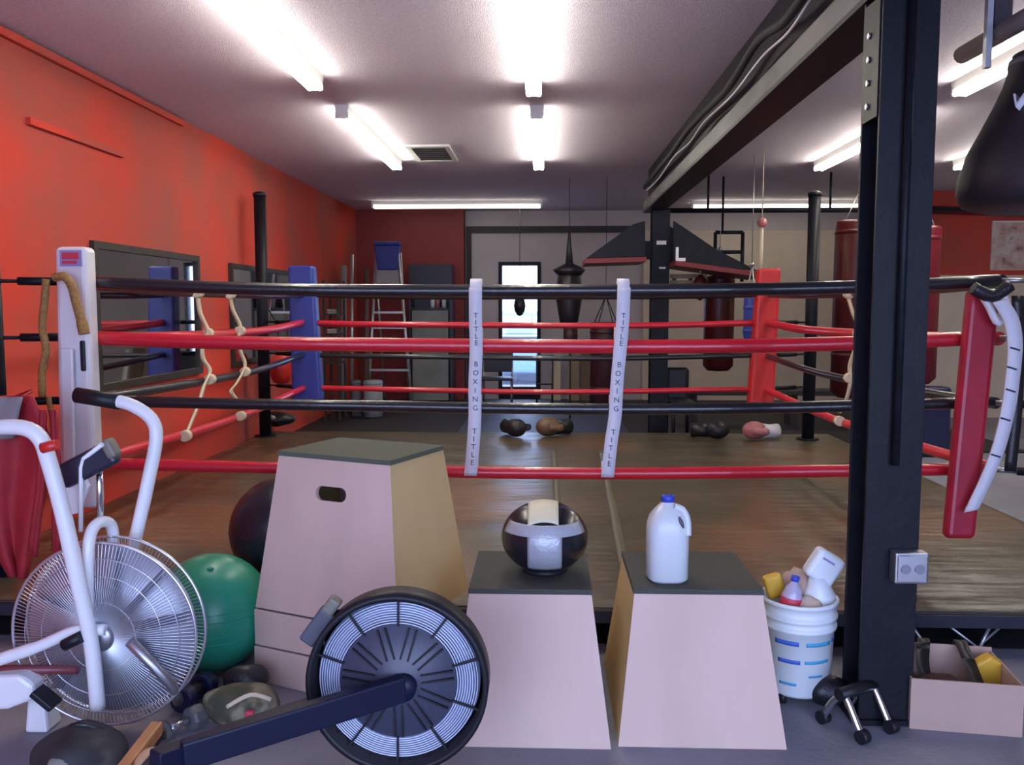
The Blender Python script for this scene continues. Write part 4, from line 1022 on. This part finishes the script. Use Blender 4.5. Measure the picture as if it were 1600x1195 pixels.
for (x0, y0, x1, y1) in ((1056, 386, 1060, 408), (1060, 403, 1071, 408)):
    p, q = aY(x0, y0, 9.448), aY(x1, y1, 9.448)
    MB().bb(p.x, q.x, 9.444, 9.45, q.z, p.z).build('white_tape', WHITEVINYL, wr)
sbp = aY(1094, 447, 9.6)
t = thing('speed_bag', sbp, 'brown speed bag under the right-hand platform', 'punching bag')
MB().lathe([(.0, -.16), (.05, -.13), (.085, -.06), (.09, 0), (.06, .08), (.02, .12), (0, .125)], sbp, 18).build('bladder', mat('maroon_leather', (.1, .006, .01), .35), t)
MB().tube([sbp + Vector((0, 0, .11)), (sbp.x, sbp.y, aY(1094, 416, 9.6).z)], .01, 6).build('swivel', STEEL, t)
t = thing('wood_shelf', aY(1070, 440, 9.9), 'light wooden bracket board under the right speed bag platform', 'board')
p, q = aY(1048, 428, 9.9), aY(1105, 446, 9.9)
MB().bb(p.x, q.x, 9.9, 9.96, q.z + .02, q.z + .06).build('lower_board', TAN, t); MB().bb(p.x, q.x, 9.9, 9.96, p.z - .05, p.z).build('upper_board', TAN, t)
for x in (p.x + .02, (p.x + q.x) / 2, q.x - .06):
    MB().bb(x, x + .04, 9.9, 9.96, q.z + .06, p.z - .05).build('batten', DARK, t)

# black teardrop bag, near right, on a foam-covered pipe
TB = Vector((1.70, 3.02, 0))
t = thing('teardrop_bag', (TB.x, TB.y, 1.84), 'black teardrop punching bag at the upper right corner', 'punching bag')
prof = [(0, 1.825), (.22, 1.828), (.272, 1.845), (.290, 1.89), (.286, 1.94), (.262, 2.02), (.222, 2.10), (.185, 2.18), (.160, 2.24), (.145, 2.30), (.135, 2.34), (0, 2.345)]
MB().lathe(prof, TB, 40).build('bag_body', mat('black_bag_leather', (.016, .013, .016), .5, bump=.1, bscale=50), t)
for k in range(4):
    a2 = PI / 4 + k * PI / 2
    MB().tube([TB + Vector((.115 * math.cos(a2), .115 * math.sin(a2), 2.33)), TB + Vector((0, 0, 2.45))], .008, 6).build('strap', BLACK, t)
MB().lathe([(.1400, 2.300), (.149, 2.302), (.146, 2.322), (.136, 2.324)], TB, 40).build('top_band', mat('grey_band', (.10, .09, .10), .5), t)
text('lettering', 'V', .075, Matrix.Translation(TB + Vector((-.178, -.109, 2.155))) @ Matrix.Rotation(-1.02, 4, 'Z') @ Matrix.Rotation(PI / 2 - .43, 4, 'X'), WHITEVINYL, t, .012)
t = thing('foam_pipe', (1.68, 2.6, 2.45), 'grey foam covered pipe hung from the ceiling at upper right', 'pipe')
fp0, fp1 = aY(1503, 86, 3.5), aY(1660, -4, 2.78)
fdir = (fp1 - fp0)
fA = Vector((1.695, 3.52, 2.47)); 
fA = fp0; fB = fp0 + fdir * 1.4
MB().tube([fA, fB], .032, 12).build('foam_sleeve', mat('grey_foam', (.22, .20, .22), .8), t)
MB().tube([fA + fdir * .02, fA - fdir * .02], .02, 10).build('pipe_end', STEEL, t)
for px_, in ((1568,),):
    u = .55
    hp = fp0 + fdir * .45
    MB().bb(hp.x - .03, hp.x + .03, hp.y - .01, hp.y + .01, hp.z - .01, ZC).build('hanger_strap', mat('dark_strap', (.04, .03, .04), .6), t)
    MB().bb(hp.x - .055, hp.x - .035, hp.y - .012, hp.y + .012, hp.z - .12, hp.z + .2).build('pale_strap', TAPE, t)

# ================================================================== THINGS AT THE FAR END
struct(MB().bb(XL + .01, 2.93, 3.78, 9.04, 0, .006).build('floor_shade_sheet', mat('black_rubber_and_shade', (.022, .022, .026), .6, var=.2, bump=.1, bscale=40)))  # dark sheet added to imitate the shade under the ring platform
struct(MB().bb(XL + .01, 5.0, 9.05, 13.88, 0, .02).build('floor_rubber', mat('black_rubber_and_shade', (.022, .022, .026), .6, var=.2, bump=.1, bscale=40)))
NM = MB().bb(-1.0, 1.0, 9.3, 12.2, .02, .05)
tag(NM.build('floor_mat', NAVYMAT, bevel=.008), 'large navy exercise mat on the floor behind the ring', 'mat')
# ladder with blue top
LY = 12.6
t = thing('step_ladder', (aY(605, 480, LY).x, LY, 0.03), 'silver step ladder with a blue top against the red wall', 'ladder')
z0 = .03
for xb, xt in ((574, 588), (644, 622)):
    a2, b2 = aY(xt, 392, LY), aY(xb, 640, LY - .35); b2.z = .032
    MB().tube([a2, b2], .022, 8).build('rail', ALU, t)
for y in (452, 488, 512, 545, 578, 608):
    u = (y - 392) / 235
    a2 = aY(588 - 14 * u, y, LY - .33 * u); b2 = aY(622 + 22 * u, y, LY - .33 * u)
    MB().box((a2 + b2) / 2, ((b2 - a2).x, .07, .03)).build('step', ALU, t)
p, q = aY(586, 378, LY), aY(626, 422, LY)
MB().hexa([(p.x + .04, LY - .06, q.z), (q.x - .04, LY - .06, q.z), (q.x - .04, LY + .06, q.z), (p.x + .04, LY + .06, q.z)], [(p.x, LY - .1, p.z - .05), (q.x, LY - .1, p.z - .05), (q.x, LY + .1, p.z - .05), (p.x, LY + .1, p.z - .05)]).build('blue_shield', BLUEVINYL, t, bevel=.02)
MB().box(((p.x + q.x) / 2, LY, p.z - .025), (q.x - p.x, .24, .05)).build('top_tray', BLUEVINYL, t, bevel=.012)
MB().bb(p.x + .02, q.x - .02, LY - .02, LY, aY(600, 448, LY).z, q.z).build('label_plate', mat('pale_plate', (.35, .35, .33), .6), t)
for xs in (586, 626):
    a2 = aY(xs, 395, LY + .1); MB().tube([a2, (a2.x, LY + .75, .035)], .016, 8).build('rear_leg', ALU, t)
# tall dark cabinet with pale door
KY = 13.4
p, q = aY(638, 413, KY), aY(706, 600, KY)
t = thing('tall_cabinet', ((p.x + q.x) / 2, KY, 0), 'tall dark cabinet with a pale lower door by the red wall', 'cabinet')
xa, xb, zt = p.x, q.x, p.z
mz = aY(670, 484, KY).z
for nm, a4 in (('side_panel', (xa, xa + .03, KY, KY + .45, 0, zt)), ('side_panel', (xb - .03, xb, KY, KY + .45, 0, zt)), ('top_panel', (xa + .03, xb - .03, KY, KY + .45, zt - .03, zt)), ('back_panel', (xa + .03, xb - .03, KY + .43, KY + .45, 0, zt - .03)), ('shelf', (xa + .03, xb - .03, KY + .02, KY + .43, mz, mz + .03)), ('header', (xa + .03, xb - .03, KY, KY + .03, aY(670, 445, KY).z, zt - .03))):
    MB().bb(*a4).build(nm, mat('dark_blue_black', (.012, .014, .03), .4), t)
dd = MB().bb(xa + .05, xb - .05, KY - .01, KY + .02, .06, mz - .01).build('door', mat('pale_grey_door', (.26, .28, .26), .5, var=.25, vscale=3), t)
MB().bb(xb - .12, xb - .09, KY - .03, KY - .01, .8, 1.0).build('handle', BLACK, dd)
for i, (xx, m, lb) in enumerate(((676, WHITEPLASTIC, 'white bottle on the dark cabinet shelf, left'), (684, PINKL, 'pink bottle in the middle of the cabinet shelf'), (694, WHITEPLASTIC, 'white bottle on the dark cabinet shelf, right'))):
    c_ = aY(xx, 480, KY + .12); 
    t = thing('bottle', (c_.x, KY + .12, mz + .03), lb, 'bottle', 'bottles on the cabinet shelf')
    r_ = .035; MB().lathe([(0, 0), (r_, .005), (r_, .15), (.015, .19), (.015, .21), (0, .211)], (c_.x, KY + .12, mz + .03), 14).build('bottle_body', m, t)
    MB().lathe([(.018, .21), (.018, .235), (0, .236)], (c_.x, KY + .12, mz + .03), 10).build('cap', BLACK, t)
# poles and rack in the left corner
for i, (xt, yt, xb, dia, m, lb) in enumerate(((550, 398, 547, .028, ALU, 'tall silver pole leaning in the far left corner'), (537, 415, 534, .045, mat('pale_grey_roll', (.30, .28, .27), .6), 'thick pale pole leaning in the far left corner'), (573, 420, 570, .035, mat('brown_pole', (.12, .07, .06), .6), 'brown pole leaning right of the silver pole'))):
    a2 = aY(xt, yt, 12.35); c_ = aY(xb, 480, 12.1)
    t = thing('leaning_pole', (c_.x, 12.1, 0), lb, 'pole', 'poles in the far corner')
    MB().tube([(c_.x, 12.1, .02), a2], dia, 10).build('shaft', m, t)
    MB().lathe([(dia + .008, 0), (dia + .008, .04)], (c_.x, 12.1, 0), 10).build('end_cap', BLACK, t)
p, q = aY(505, 438, 11.3), aY(530, 600, 11.3)
t = thing('storage_rack', ((p.x + q.x) / 2, 11.45, 0), 'dark open rack with pale folded towels at the far left', 'rack')
for xx in (p.x, q.x):
    for yy in (11.3, 11.65):
        MB().bb(xx - .015, xx + .015, yy - .015, yy + .015, 0, p.z).build('upright', DARK, t)
for y in (445, 484, 515, 560):
    z_ = aY(520, y, 11.3).z
    MB().bb(p.x, q.x, 11.3, 11.65, z_ - .07, z_ - .05).build('shelf', DARK, t)
for y, lb in ((445, 'pale towel on the top shelf of the far left rack'), (484, 'pale towel on the second shelf of the far left rack'), (515, 'pale towel on the third shelf of the far left rack')):
    z_ = aY(520, y, 11.3).z
    t = thing('folded_towel', ((p.x + q.x) / 2, 11.4, z_ - .05), lb, 'towel', 'towels on the rack')
    for k in range(2):
        MB().bb(p.x + .03, q.x - .03, 11.33, 11.5, z_ - .05 + k * .03, z_ - .022 + k * .03).build('fold', mat('pale_towel', (.42, .38, .36), .9), t, bevel=.01)
for i, (xx, r_, m, lb) in enumerate(((556, .07, mat('grey_drum', (.12, .13, .16), .5), 'dark grey canister on the floor at the far left corner'), (583, .13, mat('pale_drum', (.36, .40, .44), .5), 'pale grey canister on the floor by the red wall'))):
    c_ = aY(xx, 620, 11.6)
    t = thing('canister', (c_.x, 11.6, .03), lb, 'canister', 'canisters by the red wall')
    MB().lathe([(0, .03), (r_, .03), (r_, .50), (r_ * .9, .52), (0, .52)], (c_.x, 11.6, 0), 20).build('drum', m, t)
    MB().lathe([(r_ + .006, .47), (r_ + .006, .49), (r_, .495)], (c_.x, 11.6, 0), 20).build('rim', m, t)
# red round bag beside the left mirror
c_ = aY(439, 575, 9.0)
t = thing('small_punch_bag', (c_.x, 9.0, c_.z), 'small red punching bag by the tall left post', 'punching bag')
MB().lathe([(0, -.17), (.08, -.15), (.115, -.08), (.12, .04), (.10, .14), (.04, .18), (0, .181)], c_, 22).build('bladder', REDVINYL, t)
MB().tube(smooth_path([c_ + Vector((0, 0, .17)), (c_.x - .02, 8.95, c_.z + .45), (PO['bl'][0] + .05, 8.62, c_.z + .62)], 4), .006, 6).build('cord', BLACK, t)
# glove bag on the canvas left back
c_ = aZ(430, 667, ZP)
t = lump('dark_kit_bag', (c_.x, c_.y, ZP + .09), (.22, .14, .085), BLACKLEATHER, 'dark kit bag with a pale towel below the blue corner pad', 'bag', .02, 8)
MB().ball((c_.x - .02, c_.y - .13, ZP + .12), (.07, .03, .03), 14, 8).build('pale_flap', mat('pale_towel', (.42, .38, .36), .9), t)
# furniture by the glazed door
def chair(xc, Y_, w_, seat, back, m, label, cat='chair', ms=None):
    c2 = aY(xc, 600, Y_); t = thing('folding_chair' if ms else 'stool', (c2.x, Y_, 0), label, cat)
    for sx in (-1, 1):
        for yy in (0, .36):
            MB().tube([(c2.x + sx * w_ / 2, Y_ + yy, 0.03 if Y_ < 13.2 else 0), (c2.x + sx * w_ / 2, Y_ + yy, back if yy and back else seat)], .014, 8).build('leg', m, t)
        if not ms: MB().tube([(c2.x + sx * w_ / 2, Y_, seat * .45), (c2.x + sx * w_ / 2, Y_ + .36, seat * .45)], .012, 8).build('stretcher', m, t)
    MB().bb(c2.x - w_ / 2 - .02, c2.x + w_ / 2 + .02, Y_ - .02, Y_ + .38, seat, seat + .035).build('seat', ms or m, t, bevel=.01)
    if back: MB().bb(c2.x - w_ / 2, c2.x + w_ / 2, Y_ + .345, Y_ + .37, back - .3, back).build('backrest', ms or m, t, bevel=.01)
    else: MB().tube([(c2.x - w_ / 2, Y_, seat * .45), (c2.x + w_ / 2, Y_, seat * .45)], .012, 8).build('stretcher', m, t)
chair(851, 13.3, .24, .72, None, DARK, 'dark wooden stool right of the glazed door', 'stool')
chair(776, 12.4, .42, .45, .85, STEEL, 'black folding chair in front of the glazed door', 'chair', BLACKLEATHER)
for i, (x0_, x1_, yt, lb, m) in enumerate(((864, 876, 555, 'cream plank leaning by the stool at the far wall', CREAMWEB), (888, 905, 545, 'tan board leaning under the tapered bag', TAN), (908, 926, 545, 'brown board leaning between the tan boards', mat('brown_board', (.16, .11, .07), .7)), (930, 938, 548, 'narrow pale board beside the dark maroon bag', ALU))):
    a2, b2 = aY(x0_, yt, 13.95), aY(x1_, yt, 13.95)
    t = thing('leaning_board', (a2.x, 13.8, 0), lb, 'board', 'boards at the far wall')
    MB().hexa([(a2.x, 13.78, 0), (b2.x, 13.78, 0), (b2.x, 13.82, 0), (a2.x, 13.82, 0)], [(a2.x, 14.05, a2.z), (b2.x, 14.05, a2.z), (b2.x, 14.09, a2.z), (a2.x, 14.09, a2.z)]).build('plank', m, t)
# weight bench right of the far column
p = aY(1056, 620, 10.2)
t = thing('weight_bench', (p.x, 10.2, 0), 'black upholstered weight bench beside the far column', 'bench')
MB().bb(p.x - .14, p.x + .14, 10.1, 10.2, .35, aY(1040, 573, 10.2).z).build('backrest', BLACKLEATHER, t, bevel=.05, seg=3)
MB().bb(p.x - .14, p.x + .14, 9.5, 10.1, .38, .46).build('seat', BLACKLEATHER, t, bevel=.03)
for yy in (9.55, 10.1):
    for sx in (-.12, .12):
        MB().tube([(p.x + sx, yy, 0), (p.x + sx, yy, .38)], .02, 8).build('leg', BLACKSTEEL, t)
# low black bench along the back right
t = thing('low_bench', (2.0, 11.0, 0), 'low black bench along the cream wall behind the ring', 'bench')
MB().bb(1.75, 4.6, 10.9, 11.3, .40, .46).build('bench_top', DARK, t, bevel=.01)
for x in (1.85, 3.1, 4.45):
    MB().bb(x, x + .08, 10.95, 11.25, 0, .40).build('leg', DARK, t)
# poster on the partition
p, q = aY(1551, 345, 11.98), aY(1640, 422, 11.98)
t = thing('wall_poster', ((p.x + q.x) / 2, 11.98, q.z), 'mottled pink and grey poster on the red partition', 'poster')
MB().bb(p.x, q.x, 11.98, 12.0, q.z, p.z).build('print', mottled('poster_print', [(.12, .10, .10), (.55, .36, .32), (.62, .55, .52), (.25, .18, .2)], 5), t)
MB().bb(p.x + .0, q.x, 11.975, 11.98, p.z - .02, p.z).build('top_edge', WHITEPAINT, t)
# navy kick shield on the floor right of the column
p = aY(1460, 612, 8.8)
t = thing('kick_shield', (p.x, 8.8, 0), 'navy kick shield standing right of the front column', 'shield')
MB().bb(p.x - .16, p.x + .16, 8.75, 8.95, 0.0, p.z + .05).build('shield_body', mat('navy_vinyl', (.015, .02, .07), .4), t, bevel=.04, seg=3)
MB().tube(smooth_path([(p.x - .06, 8.75, p.z - .1), (p.x, 8.70, p.z - .1), (p.x + .06, 8.75, p.z - .1)], 4), .012, 8).build('handle', BLACK, t)
